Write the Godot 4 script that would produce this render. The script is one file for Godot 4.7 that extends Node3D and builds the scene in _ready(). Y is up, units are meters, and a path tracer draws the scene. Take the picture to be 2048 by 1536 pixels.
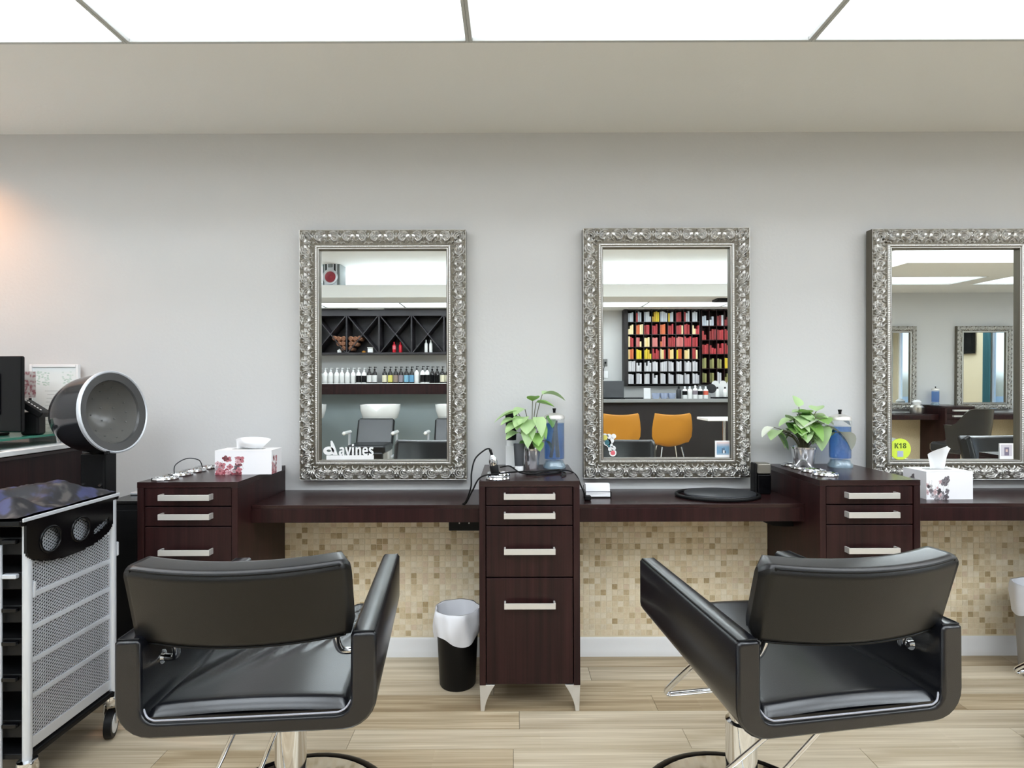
extends Node3D
# A hair salon: a row of styling stations on a pale wall; the mirrors show the rest of the room behind the camera.

# ---------------------------------------------------------------- mesh builder
class MB:
	var v := PackedVector3Array()
	var n := PackedVector3Array()
	var uv := PackedVector2Array()
	var xf := Transform3D.IDENTITY
	func tri(a: Vector3, b: Vector3, c: Vector3, na: Vector3, nb: Vector3, nc: Vector3, ua := Vector2.ZERO, ub := Vector2.ZERO, uc := Vector2.ZERO) -> void:
		a = xf * a; b = xf * b; c = xf * c
		na = (xf.basis * na).normalized(); nb = (xf.basis * nb).normalized(); nc = (xf.basis * nc).normalized()
		if (b - a).cross(c - a).dot(na + nb + nc) > 0.0:
			v.append(a); v.append(c); v.append(b); n.append(na); n.append(nc); n.append(nb); uv.append(ua); uv.append(uc); uv.append(ub)
		else:
			v.append(a); v.append(b); v.append(c); n.append(na); n.append(nb); n.append(nc); uv.append(ua); uv.append(ub); uv.append(uc)
	# corners run counter-clockwise seen from outside
	func quad(a: Vector3, b: Vector3, c: Vector3, d: Vector3, uvs := true) -> void:
		var m := (b - a).cross(c - a)
		if m.length() < 1e-12:
			m = (c - a).cross(d - a)
		m = m.normalized()
		if uvs:
			tri(a, b, c, m, m, m, Vector2(0, 1), Vector2(1, 1), Vector2(1, 0)); tri(a, c, d, m, m, m, Vector2(0, 1), Vector2(1, 0), Vector2(0, 0))
		else:
			tri(a, b, c, m, m, m); tri(a, c, d, m, m, m)
	func box(c: Vector3, s: Vector3, bev := 0.0) -> void:
		var h := s * 0.5
		var k := minf(bev, minf(h.x, minf(h.y, h.z)) * 0.9)
		for axis in 3:
			for sg in [-1.0, 1.0]:
				var nn := Vector3.ZERO; nn[axis] = sg
				var u := (axis + 1) % 3; var w := (axis + 2) % 3
				var p := []
				for q in [[-1, -1], [1, -1], [1, 1], [-1, 1]]:
					var e := Vector3.ZERO
					e[axis] = sg * h[axis]; e[u] = q[0] * (h[u] - k); e[w] = q[1] * (h[w] - k)
					p.append(c + e)
				tri(p[0], p[1], p[2], nn, nn, nn, Vector2(0, 0), Vector2(1, 0), Vector2(1, 1)); tri(p[0], p[2], p[3], nn, nn, nn, Vector2(0, 0), Vector2(1, 1), Vector2(0, 1))
		if k <= 0.0:
			return
		for axis in 3: # edges along axis
			var u := (axis + 1) % 3; var w := (axis + 2) % 3
			for su in [-1.0, 1.0]:
				for sw in [-1.0, 1.0]:
					var nu := Vector3.ZERO; nu[u] = su
					var nw := Vector3.ZERO; nw[w] = sw
					var a := Vector3.ZERO; a[u] = su * h[u]; a[w] = sw * (h[w] - k)
					var b := Vector3.ZERO; b[u] = su * (h[u] - k); b[w] = sw * h[w]
					var d := Vector3.ZERO; d[axis] = h[axis] - k
					tri(c + a - d, c + b - d, c + b + d, nu, nw, nw); tri(c + a - d, c + b + d, c + a + d, nu, nw, nu)
		for sx in [-1.0, 1.0]:
			for sy in [-1.0, 1.0]:
				for sz in [-1.0, 1.0]:
					tri(c + Vector3(sx * h.x, sy * (h.y - k), sz * (h.z - k)), c + Vector3(sx * (h.x - k), sy * h.y, sz * (h.z - k)), c + Vector3(sx * (h.x - k), sy * (h.y - k), sz * h.z), Vector3(sx, 0, 0), Vector3(0, sy, 0), Vector3(0, 0, sz))
	# rows of points -> smooth surface; rows[i][j], normals from the accumulated faces. out_hint: a point inside, normals point away from it when given
	func grid(rows: Array, closed_i := false, closed_j := false, flip := false) -> void:
		var ni: int = rows.size(); var nj: int = rows[0].size()
		var nm := []
		for i in ni:
			var r := PackedVector3Array(); r.resize(nj); nm.append(r)
		var li := ni if closed_i else ni - 1
		var lj := nj if closed_j else nj - 1
		for i in li:
			var i2 := (i + 1) % ni
			for j in lj:
				var j2 := (j + 1) % nj
				var f: Vector3 = (rows[i2][j] - rows[i][j2]).cross(rows[i2][j2] - rows[i][j])
				if flip: f = -f
				nm[i][j] += f; nm[i2][j] += f; nm[i][j2] += f; nm[i2][j2] += f
		for i in li:
			var i2 := (i + 1) % ni
			for j in lj:
				var j2 := (j + 1) % nj
				var a: Vector3 = rows[i][j]; var b: Vector3 = rows[i2][j]; var c: Vector3 = rows[i2][j2]; var d: Vector3 = rows[i][j2]
				var ua := Vector2(float(j) / lj, float(i) / li); var ub := Vector2(float(j) / lj, float(i + 1) / li); var uc := Vector2(float(j + 1) / lj, float(i + 1) / li); var ud := Vector2(float(j + 1) / lj, float(i) / li)
				if (a - b).length_squared() > 1e-14 or (c - d).length_squared() > 1e-14:
					tri(a, b, c, nm[i][j], nm[i2][j], nm[i2][j2], ua, ub, uc)
					tri(a, c, d, nm[i][j], nm[i2][j2], nm[i][j2], ua, uc, ud)
	func tube(p: Array, r: float, seg := 10, closed := false) -> void:
		var rows := []
		var k := p.size()
		var up := Vector3.UP
		for i in k:
			var t: Vector3
			if closed:
				t = p[(i + 1) % k] - p[(i - 1 + k) % k]
			else:
				t = p[mini(i + 1, k - 1)] - p[maxi(i - 1, 0)]
			t = t.normalized()
			if i == 0:
				up = Vector3.UP if absf(t.y) < 0.9 else Vector3.RIGHT
			var s := t.cross(up).normalized()
			up = s.cross(t).normalized()
			var row := PackedVector3Array()
			for j in seg:
				var a := TAU * j / seg
				row.append(p[i] + (s * cos(a) + up * sin(a)) * r)
			rows.append(row)
		grid(rows, closed, true)
		if not closed:
			for e in [0, k - 1]:
				var o: Vector3 = (p[0] - p[1]).normalized() if e == 0 else (p[k - 1] - p[k - 2]).normalized()
				for j in seg:
					tri(p[e], rows[e][j], rows[e][(j + 1) % seg], o, o, o)
	# profile of (radius, height) pairs turned about y; a crease where two segments meet at more than 35 degrees
	func lathe(pr: Array, seg := 24, at := Vector3.ZERO) -> void:
		for i in pr.size() - 1:
			var a: Vector2 = pr[i]; var b: Vector2 = pr[i + 1]
			var d := (b - a)
			if d.length() < 1e-7: continue
			var m := Vector2(d.y, -d.x).normalized()
			var ma := m; var mb := m
			if i > 0:
				var e: Vector2 = (a - pr[i - 1]); e = Vector2(e.y, -e.x).normalized()
				if e.dot(m) > 0.8: ma = (m + e).normalized()
			if i < pr.size() - 2:
				var e2: Vector2 = (pr[i + 2] - b); e2 = Vector2(e2.y, -e2.x).normalized()
				if e2.dot(m) > 0.8: mb = (m + e2).normalized()
			for j in seg:
				var c1 := cos(TAU * j / seg); var s1 := sin(TAU * j / seg); var c2 := cos(TAU * (j + 1) / seg); var s2 := sin(TAU * (j + 1) / seg)
				var p1 := at + Vector3(a.x * c1, a.y, a.x * s1); var p2 := at + Vector3(a.x * c2, a.y, a.x * s2)
				var q1 := at + Vector3(b.x * c1, b.y, b.x * s1); var q2 := at + Vector3(b.x * c2, b.y, b.x * s2)
				var n1 := Vector3(ma.x * c1, ma.y, ma.x * s1); var n2 := Vector3(ma.x * c2, ma.y, ma.x * s2)
				var o1 := Vector3(mb.x * c1, mb.y, mb.x * s1); var o2 := Vector3(mb.x * c2, mb.y, mb.x * s2)
				var u1 := Vector2(float(j) / seg, 1.0 - float(i) / (pr.size() - 1)); var u2 := Vector2(float(j + 1) / seg, 1.0 - float(i) / (pr.size() - 1))
				var w1 := Vector2(float(j) / seg, 1.0 - float(i + 1) / (pr.size() - 1)); var w2 := Vector2(float(j + 1) / seg, 1.0 - float(i + 1) / (pr.size() - 1))
				if a.x > 1e-6: tri(p1, p2, q2, n1, n2, o2, u1, u2, w2)
				if b.x > 1e-6: tri(p1, q2, q1, n1, o2, o1, u1, w2, w1)
	func cyl(a: Vector3, b: Vector3, r: float, seg := 16) -> void:
		tube([a, b], r, seg)
	# polygon in xy (counter-clockwise) pushed along z from z0 to z1 with a bevel; warp moves points afterwards
	func prism(poly: PackedVector2Array, z0: float, z1: float, bev := 0.0, warp = null) -> void:
		var k := poly.size()
		var area := 0.0
		for i in k: area += poly[i].cross(poly[(i + 1) % k])
		if area < 0.0:
			poly = poly.duplicate(); poly.reverse()
		var inn := PackedVector2Array()
		var vn := PackedVector2Array()
		for i in k:
			var e1 := (poly[i] - poly[(i - 1 + k) % k]).normalized(); var e2 := (poly[(i + 1) % k] - poly[i]).normalized()
			var m := (Vector2(e1.y, -e1.x) + Vector2(e2.y, -e2.x)).normalized()
			vn.append(m)
			var cs := maxf(0.4, m.dot(Vector2(e1.y, -e1.x)))
			inn.append(poly[i] - m * bev / cs)
		var w := func(p: Vector2, z: float) -> Vector3:
			var q := Vector3(p.x, p.y, z)
			return warp.call(q) if warp != null else q
		var lo := minf(z0, z1); var hi := maxf(z0, z1)
		for i in k:
			var j := (i + 1) % k
			var e := (poly[j] - poly[i]).normalized()
			var fn := Vector2(e.y, -e.x)
			var ni := vn[i] if vn[i].dot(fn) > 0.85 else fn
			var nj := vn[j] if vn[j].dot(fn) > 0.85 else fn
			var a3 := Vector3(ni.x, ni.y, 0); var b3 := Vector3(nj.x, nj.y, 0)
			tri(w.call(poly[i], lo + bev), w.call(poly[j], lo + bev), w.call(poly[j], hi - bev), a3, b3, b3); tri(w.call(poly[i], lo + bev), w.call(poly[j], hi - bev), w.call(poly[i], hi - bev), a3, b3, a3)
			if bev > 0.0:
				for s in [[lo, bev, Vector3(0, 0, -1)], [hi, -bev, Vector3(0, 0, 1)]]:
					var f: Vector3 = s[2]
					tri(w.call(poly[i], s[0] + s[1]), w.call(poly[j], s[0] + s[1]), w.call(inn[j], s[0]), a3, b3, f); tri(w.call(poly[i], s[0] + s[1]), w.call(inn[j], s[0]), w.call(inn[i], s[0]), a3, f, f)
		var t := Geometry2D.triangulate_polygon(inn)
		for i in range(0, t.size(), 3):
			for s in [[lo, Vector3(0, 0, -1)], [hi, Vector3(0, 0, 1)]]:
				var f: Vector3 = s[1]
				tri(w.call(inn[t[i]], s[0]), w.call(inn[t[i + 1]], s[0]), w.call(inn[t[i + 2]], s[0]), f, f, f, inn[t[i]], inn[t[i + 1]], inn[t[i + 2]])
	func mesh() -> ArrayMesh:
		var a := []
		a.resize(Mesh.ARRAY_MAX)
		a[Mesh.ARRAY_VERTEX] = v; a[Mesh.ARRAY_NORMAL] = n; a[Mesh.ARRAY_TEX_UV] = uv
		var m := ArrayMesh.new()
		m.add_surface_from_arrays(Mesh.PRIMITIVE_TRIANGLES, a)
		return m

# ---------------------------------------------------------------- nodes
var used := {}
var M := {}
var rng := RandomNumberGenerator.new()

func numbered(called: String) -> String:
	used[called] = used.get(called, -1) + 1
	return called if used[called] == 0 else "%s_%03d" % [called, used[called]]

func tag(o: Node3D, label: String, category: String, group := "") -> Node3D:
	o.set_meta("label", label); o.set_meta("category", category)
	if group: o.set_meta("group", group)
	return o

func obj(called: String, shape, m: Material, parent: Node = null) -> MeshInstance3D:
	var o := MeshInstance3D.new()
	o.mesh = shape.mesh() if shape is MB else shape
	o.material_override = m
	if parent == null:
		o.name = numbered(called); add_child(o)
	else:
		o.name = called; parent.add_child(o, true)
	return o

func thing(called: String, label: String, category: String, at := Vector3.ZERO, turn := 0.0, group := "") -> Node3D:
	var o := Node3D.new()
	o.name = numbered(called); add_child(o)
	o.position = at; o.rotation.y = turn
	tag(o, label, category, group)
	return o

func one(called: String, shape, m: Material, label: String, category: String, at := Vector3.ZERO, turn := 0.0, group := "") -> MeshInstance3D:
	var o := obj(called, shape, m)
	o.position = at; o.rotation.y = turn
	tag(o, label, category, group)
	return o

func struct(called: String, shape, m: Material, parent: Node = null) -> MeshInstance3D:
	var o := obj(called, shape, m, parent)
	if parent == null: o.set_meta("kind", "structure")
	return o

func struct_root(called: String) -> Node3D:
	var o := Node3D.new()
	o.name = numbered(called); add_child(o); o.set_meta("kind", "structure")
	return o

func bx(c: Vector3, s: Vector3, bev := 0.0) -> MB:
	var b := MB.new(); b.box(c, s, bev); return b

func span(x0: float, x1: float, y0: float, y1: float, z0: float, z1: float, bev := 0.0) -> MB:
	return bx(Vector3(x0 + x1, y0 + y1, z0 + z1) * 0.5, Vector3(x1 - x0, y1 - y0, z1 - z0), bev)

func arc(c: Vector3, a: Vector3, b: Vector3, t0: float, t1: float, k: int) -> Array:
	var r := []
	for i in k + 1:
		var t := lerpf(t0, t1, float(i) / k)
		r.append(c + a * cos(t) + b * sin(t))
	return r

func smooth_path(p: Array, k := 6) -> Array:
	var c := Curve3D.new()
	for i in p.size():
		var t: Vector3 = (p[mini(i + 1, p.size() - 1)] - p[maxi(i - 1, 0)]) / 6.0
		c.add_point(p[i], -t, t)
	var r := []
	for i in p.size() - 1:
		for j in k:
			r.append(c.sample(i, float(j) / k))
	r.append(p[-1])
	return r

# ---------------------------------------------------------------- materials
func rgb(r: float, g: float, b: float, a := 1.0) -> Color:
	return Color(r / 255.0, g / 255.0, b / 255.0, a)

func mat(c: Color, rough := 0.6, metal := 0.0) -> StandardMaterial3D:
	var m := StandardMaterial3D.new()
	m.albedo_color = c; m.roughness = rough; m.metallic = metal
	return m

func pane(c: Color, rough := 0.02) -> StandardMaterial3D:
	var m := mat(c, rough)
	m.transparency = BaseMaterial3D.TRANSPARENCY_ALPHA
	return m

func glow(c: Color, e: float) -> StandardMaterial3D:
	var m := mat(c, 0.6)
	m.emission_enabled = true; m.emission = c; m.emission_energy_multiplier = e
	return m

func noise_img(w: int, h: int, freq: float, sd: int, oct := 4) -> Image:
	var f := FastNoiseLite.new()
	f.seed = sd; f.frequency = freq; f.fractal_octaves = oct; f.noise_type = FastNoiseLite.TYPE_SIMPLEX_SMOOTH
	return f.get_seamless_image(w, h)

func tex(i: Image) -> ImageTexture:
	return ImageTexture.create_from_image(i)

# colours from two ends by a pair of noises: a coarse one and a fine one
func blend_tex(a: Color, b: Color, coarse: Image, fine: Image, share := 0.6, gain := 1.6) -> ImageTexture:
	var w := coarse.get_width(); var h := coarse.get_height()
	var o := Image.create(w, h, false, Image.FORMAT_RGB8)
	for y in h:
		for x in w:
			var t := coarse.get_pixel(x, y).r * share + fine.get_pixel(x, y).r * (1.0 - share)
			o.set_pixel(x, y, a.lerp(b, clampf((t - 0.5) * gain + 0.5, 0, 1)))
	return tex(o)

func triplanar(m: StandardMaterial3D, s: Vector3, world := true) -> StandardMaterial3D:
	m.uv1_triplanar = true; m.uv1_world_triplanar = world; m.uv1_scale = s; m.uv1_triplanar_sharpness = 8.0
	return m

func bump(m: StandardMaterial3D, i: Image, depth_cm: float) -> StandardMaterial3D:
	m.heightmap_enabled = true; m.heightmap_texture = tex(i); m.heightmap_scale = depth_cm
	return m

func make_materials() -> void:
	var paint_grain := noise_img(256, 256, 0.06, 3, 3)
	M.wall = triplanar(bump(mat(rgb(208, 208, 207), 0.75), paint_grain, 0.03), Vector3(3, 3, 3))
	M.ceil = triplanar(bump(mat(rgb(232, 231, 228), 0.85), paint_grain, 0.03), Vector3(3, 3, 3))
	M.soffit = triplanar(bump(mat(rgb(238, 238, 235), 0.85), paint_grain, 0.03), Vector3(3, 3, 3))
	M.slate = mat(rgb(158, 170, 172), 0.6)
	M.beige_wall = mat(rgb(214, 200, 172), 0.7)
	M.trim = mat(rgb(240, 240, 240), 0.35)
	# dark espresso veneer: streaks along one axis
	var st := noise_img(32, 512, 0.03, 11, 5); st.resize(512, 512, Image.INTERPOLATE_CUBIC)
	var fi := noise_img(16, 512, 0.12, 12, 3); fi.resize(512, 512, Image.INTERPOLATE_CUBIC)
	var wood_across := blend_tex(rgb(28, 12, 13), rgb(52, 27, 26), st, fi)
	var st2 := st.duplicate(); st2.rotate_90(CLOCKWISE)
	var fi2 := fi.duplicate(); fi2.rotate_90(CLOCKWISE)
	var wood_up := blend_tex(rgb(28, 12, 13), rgb(52, 27, 26), st2, fi2)
	M.wood = mat(Color.WHITE, 0.38); M.wood.albedo_texture = wood_up; triplanar(M.wood, Vector3(1.4, 0.7, 1.4)); M.wood.metallic_specular = 0.36
	M.wood_top = mat(Color.WHITE, 0.27); M.wood_top.albedo_texture = wood_across; triplanar(M.wood_top, Vector3(0.7, 1.4, 1.4))
	M.black = mat(rgb(14, 14, 15), 0.45)
	M.black_gloss = mat(rgb(8, 8, 10), 0.18)
	M.black.metallic_specular = 0.32; M.black_gloss.metallic_specular = 0.36
	M.black_matt = mat(rgb(20, 20, 21), 0.8)
	M.dark_panel = mat(rgb(26, 20, 21), 0.55)
	M.chrome = mat(rgb(225, 226, 228), 0.08, 1.0)
	M.steel = mat(rgb(214, 211, 206), 0.42, 0.55)
	M.silver = mat(rgb(212, 216, 222), 0.36, 0.35)
	M.antique = mat(rgb(206, 204, 200), 0.32, 1.0)
	M.frame_side = mat(rgb(104, 98, 86), 0.4, 0.6)
	M.mirror = mat(rgb(238, 242, 240), 0.0, 1.0)
	M.white = mat(rgb(240, 240, 240), 0.5)
	M.white_gloss = mat(rgb(240, 240, 238), 0.12)
	M.paper = mat(rgb(244, 244, 246), 0.85)
	M.paper.backlight_enabled = true; M.paper.backlight = Color(0.5, 0.5, 0.5)
	M.grey_plastic = mat(rgb(128, 128, 126), 0.3)
	# black vinyl
	var pores := noise_img(256, 256, 0.09, 21, 3)
	M.vinyl = triplanar(bump(mat(rgb(11, 12, 17), 0.30), pores, 0.012), Vector3(14, 14, 14), false)
	M.vinyl.metallic_specular = 0.42; M.vinyl.clearcoat_enabled = true; M.vinyl.clearcoat = 0.5; M.vinyl.clearcoat_roughness = 0.2
	M.vinyl_back = triplanar(bump(mat(rgb(15, 14, 13), 0.36), pores, 0.012), Vector3(14, 14, 14), false)
	M.vinyl_back.metallic_specular = 0.42
	M.piping_light = mat(rgb(150, 150, 158), 0.45)
	M.mustard = mat(rgb(178, 118, 24), 0.55)
	# stone mosaic: a handful of tones
	var stone := noise_img(128, 128, 0.04, 31, 4); var stone2 := noise_img(128, 128, 0.12, 32, 3)
	M.tiles = []
	for t in [[242, 228, 200, 232, 214, 182], [238, 223, 194, 226, 207, 172], [246, 234, 210, 238, 224, 198], [228, 210, 176, 214, 194, 156], [212, 191, 153, 194, 172, 132], [196, 174, 134, 172, 148, 108], [240, 228, 204, 222, 206, 176], [234, 214, 188, 222, 200, 170]]:
		var m := mat(Color.WHITE, 0.5)
		m.albedo_texture = blend_tex(rgb(t[0], t[1], t[2]), rgb(t[3], t[4], t[5]), stone, stone2)
		M.tiles.append(triplanar(m, Vector3(9, 9, 9)))
	M.grout = mat(rgb(240, 228, 200), 0.9)
	# oak planks: three shades with grain along the plank
	M.planks = []
	var og := noise_img(48, 384, 0.03, 41, 5); og.resize(768, 384, Image.INTERPOLATE_CUBIC)
	var of := noise_img(24, 384, 0.16, 42, 3); of.resize(768, 384, Image.INTERPOLATE_CUBIC)
	for t in [[158, 138, 108, 214, 198, 170], [186, 170, 142, 228, 216, 194], [140, 120, 92, 200, 182, 152], [172, 156, 130, 218, 205, 182]]:
		var m := mat(Color.WHITE, 0.5)
		m.albedo_texture = blend_tex(rgb(t[0], t[1], t[2]), rgb(t[3], t[4], t[5]), og, of, 0.62, 1.6)
		M.planks.append(m)
	M.jar_glass = pane(Color(0.9, 0.95, 0.97, 0.12), 0.02)
	M.glass = pane(Color(0.86, 0.95, 0.92, 0.15), 0.02)
	M.glass_edge = mat(rgb(54, 128, 108), 0.15)
	M.blue = mat(rgb(0, 122, 212, 0.06), 0.02)
	M.blue.refraction_enabled = true; M.blue.refraction_scale = 0.033; M.blue.transparency = BaseMaterial3D.TRANSPARENCY_ALPHA
	M.leaf = mat(rgb(134, 176, 92), 0.4); M.leaf.backlight_enabled = true; M.leaf.backlight = Color(0.35, 0.5, 0.2)
	M.leaf_pale = mat(rgb(178, 206, 150), 0.4); M.leaf_pale.backlight_enabled = true; M.leaf_pale.backlight = Color(0.4, 0.5, 0.3)
	M.leaf_dark = mat(rgb(78, 122, 58), 0.4); M.leaf_dark.backlight_enabled = true; M.leaf_dark.backlight = Color(0.2, 0.35, 0.1)
	M.leaf_white = mat(rgb(226, 230, 214), 0.45); M.leaf_white.backlight_enabled = true; M.leaf_white.backlight = Color(0.4, 0.4, 0.35)
	M.stem = mat(rgb(86, 84, 56), 0.6)
	M.soil = mat(rgb(40, 32, 26), 0.95)

# ---------------------------------------------------------------- the room
const CEIL := 2.487
const TOP := 2.95
const XL := -3.75
const XR := 9.0
const ZF := 6.49
const ZP := 5.42
const XP := 4.1
const PANEL_GLOW := 1.5
const PANEL_LIGHT := 0.45
const UNSEEN_MIDDLE_LIGHT := 2.3
const FAR_LIGHT := 1.3
const COVE_LIGHT := 9.0

func ceiling_light(x0: float, x1: float, z0: float, z1: float, label: String, energy := PANEL_LIGHT) -> void:
	var t := thing("ceiling_light", label, "ceiling light", Vector3((x0 + x1) * 0.5, CEIL, (z0 + z1) * 0.5), 0, "recessed ceiling light panels")
	var w := x1 - x0; var d := z1 - z0
	var fr := MB.new()
	for s in [-1, 1]:
		fr.box(Vector3(s * (w * 0.5 - 0.006), 0.006, 0), Vector3(0.012, 0.016, d - 0.001), 0.002)
		fr.box(Vector3(0, 0.006, s * (d * 0.5 - 0.006)), Vector3(w - 0.024, 0.016, 0.012), 0.002)
	obj("frame", fr, M.silver_paint, t)
	var rf := MB.new()
	for s in [-1, 1]:
		rf.box(Vector3(0, 0.062, s * (d * 0.5 - 0.003)), Vector3(w - 0.001, 0.094, 0.004))
	rf.box(Vector3(0, 0.125, 0), Vector3(w - 0.001, 0.008, d - 0.001))
	obj("reflector", rf, M.reflector, t)
	obj("diffuser", bx(Vector3(0, 0.105, 0), Vector3(w - 0.004, 0.006, d - 0.012), 0.001), M.diffuser, t)
	var l := AreaLight3D.new()
	l.name = "panel_light"; l.area_normalize_energy = false
	l.area_size = Vector2(w - 0.03, d - 0.03); l.light_energy = energy; l.light_color = Color(0.91, 0.958, 1.0)
	l.shadow_enabled = true; l.area_range = 14.0
	l.rotation.x = -PI / 2; l.position = Vector3(0, 0.098, 0)
	t.add_child(l)

func unseen_cove_light(x0: float, x1: float, z: float, label: String) -> void:  # strip out of sight on a ledge, placed to whiten the raised ceiling
	var t := thing("unseen_cove_light", label, "cove light", Vector3((x0 + x1) * 0.5, 2.662, z), 0, "unseen cove light strips on the ceiling ledge")
	obj("channel", bx(Vector3(0, 0.012, 0), Vector3(x1 - x0, 0.024, 0.06), 0.003), M.white, t)
	obj("tube", bx(Vector3(0, 0.028, 0), Vector3(x1 - x0 - 0.02, 0.008, 0.04), 0.002), M.diffuser, t)
	var l := AreaLight3D.new()
	l.name = "cove_glow"; l.area_normalize_energy = false
	l.area_size = Vector2(x1 - x0 - 0.02, 0.05); l.light_energy = COVE_LIGHT * 6.0; l.light_color = Color(0.91, 0.958, 1.0)
	l.shadow_enabled = true; l.area_range = 12.0
	l.rotation.x = PI / 2; l.position = Vector3(0, 0.036, 0)
	t.add_child(l)

func build_room() -> void:
	M.diffuser = glow(rgb(250, 252, 255), PANEL_GLOW)
	M.reflector = mat(rgb(246, 246, 246), 0.4)
	M.silver_paint = mat(rgb(190, 192, 190), 0.5, 0.0)
	# --- floor: a slab, and planks lying on it
	var fl := struct_root("floor")
	struct("slab", span(XL - 0.1, XR + 0.1, -0.2, -0.009, -0.1, ZF + 0.1), mat(rgb(90, 80, 66), 0.9), fl)
	var pw := 0.116
	var pl := 1.22
	var shapes := []
	for k in 8:
		var b := MB.new()
		b.box(Vector3(0, -0.0045, 0), Vector3(pl - 0.0012, 0.009, pw - 0.0012), 0.0006)
		var u0 := 0.13 * k; var v0 := 0.121 * k
		for i in b.v.size():
			b.uv[i] = Vector2(u0 + (b.v[i].x / pl + 0.5) * 0.62, v0 + (b.v[i].z / pw + 0.5) * 0.22)
		shapes.append(b.mesh())
	rng.seed = 77
	var rest := [MB.new(), MB.new(), MB.new(), MB.new()]
	for r in int(ZF / pw) + 1:
		var z := pw * (r + 0.5)
		var off := fmod(r * 0.47 + rng.randf() * 0.18, 1.0) * pl
		var x := XL - off + pl * 0.5
		while x - pl * 0.5 < XR:
			var c := rng.randi() % 4
			var k := rng.randi() % 8
			if z < 1.95 and x > -2.4 and x < 4.6:
				var o := obj("plank", shapes[k], M.planks[c], fl)
				o.position = Vector3(x, 0, z)
			else:
				var b: MB = rest[c]
				var i0 := b.v.size()
				b.box(Vector3(x, -0.0045, z), Vector3(pl - 0.0012, 0.009, pw - 0.0012))
				for i in range(i0, b.v.size()):
					b.uv[i] = Vector2(0.13 * k + ((b.v[i].x - x) / pl + 0.5) * 0.62, 0.121 * k + ((b.v[i].z - z) / pw + 0.5) * 0.22)
			x += pl
	for c in 4:
		obj("plank_field", rest[c], M.planks[c], fl).set_meta("kind", "stuff")
	# --- walls with thickness
	var wb := struct_root("wall_back")
	struct("plaster", span(XL - 0.12, XR + 0.12, 0, TOP, -0.12, 0), M.wall, wb)
	mosaic(wb, -1.08, 4.4)
	var wf := struct_root("wall_front")
	struct("plaster", span(XL - 0.12, XP, 1.30, TOP, ZF, ZF + 0.12), M.wall, wf)
	struct("slate_paint", span(XL - 0.12, 0.35, 0, 1.30, ZF, ZF + 0.12), M.slate, wf)
	struct("dado", span(0.35, XP, 0, 1.30, ZF, ZF + 0.12), M.wall, wf)
	struct("wall_partition", span(XP, XR + 0.12, 0, TOP, ZP, ZP + 0.12), M.wall)
	struct("wall_return", span(XP, XP + 0.12, 0, TOP, ZP + 0.12, ZF + 0.12), M.wall)
	struct("wall_left", span(XL - 0.12, XL, 0, TOP, 0, ZF), M.wall)
	# street end: two windows with a stretch of beige wall between
	var wr := struct_root("wall_right")
	struct("plaster", span(XR, XR + 0.12, 0, 0.45, 0, ZP), M.beige_wall, wr)
	struct("plaster", span(XR, XR + 0.12, 2.35, TOP, 0, ZP), M.beige_wall, wr)
	struct("plaster", span(XR, XR + 0.12, 0.45, 2.35, 1.35, 2.70), M.beige_wall, wr)
	struct("plaster", span(XR, XR + 0.12, 0.45, 2.35, 0, 0.15), M.beige_wall, wr)
	struct("plaster", span(XR, XR + 0.12, 0.45, 2.35, 4.95, ZP), M.beige_wall, wr)
	for q in [[0.15, 1.35], [2.70, 4.95]]:
		var win := struct_root("window_%d" % (1 if q[0] < 1 else 2))
		var f := MB.new()
		for y in [0.47, 2.33]: f.box(Vector3(XR + 0.06, y, (q[0] + q[1]) * 0.5), Vector3(0.07, 0.04, q[1] - q[0]), 0.004)
		for z in [q[0] + 0.02, q[1] - 0.02]: f.box(Vector3(XR + 0.06, 1.4, z), Vector3(0.07, 1.82, 0.04), 0.004)
		struct("window_frame", f, M.trim, win)
		struct("pane", bx(Vector3(XR + 0.06, 1.4, (q[0] + q[1]) * 0.5), Vector3(0.006, 1.82, q[1] - q[0] - 0.08)), M.glass, win)
	# --- baseboards
	var prof := PackedVector2Array([Vector2(0, 0), Vector2(0.018, 0), Vector2(0.018, 0.032), Vector2(0.0155, 0.036), Vector2(0.0155, 0.058), Vector2(0.013, 0.064), Vector2(0.013, 0.078), Vector2(0.008, 0.088), Vector2(0.004, 0.093), Vector2(0, 0.093)])
	for a in [["baseboard_back", Transform3D(Basis(Vector3(0, 0, 1), Vector3.UP, Vector3(-1, 0, 0)), Vector3(XR, 0, 0)), XR - XL], ["baseboard_left", Transform3D(Basis(Vector3(1, 0, 0), Vector3.UP, Vector3(0, 0, 1)), Vector3(XL, 0, 0.02)), ZF - 0.04], ["baseboard_front", Transform3D(Basis(Vector3(0, 0, -1), Vector3.UP, Vector3(1, 0, 0)), Vector3(XL, 0, ZF)), XP - XL]]:
		var b := MB.new()
		b.xf = a[1]
		b.prism(prof, 0, a[2])
		struct(a[0], b, M.trim)
	# --- ceiling: low soffits round a raised middle
	var ce := struct_root("ceiling")
	struct("raised_panel", span(XL - 0.12, XR + 0.12, TOP, TOP + 0.12, -0.12, ZF + 0.12), M.ceil, ce)
	var T := CEIL + 0.17
	for s in [[XL, XR, 0.0, 0.711], [XL, XR, 1.311, 1.75], [XL, XP, 5.05, 5.56], [XL, XP, 6.06, ZF], [XP, XR, 3.28, 4.10], [XP, XR, 4.70, ZP]]:
		struct("soffit", span(s[0], s[1], CEIL, T, s[2], s[3]), M.soffit, ce)
	struct("soffit", span(XP, 4.45, CEIL, T, 4.10, 4.70), M.soffit, ce)
	struct("soffit", span(5.65, 5.90, CEIL, T, 4.10, 4.70), M.soffit, ce)
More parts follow.
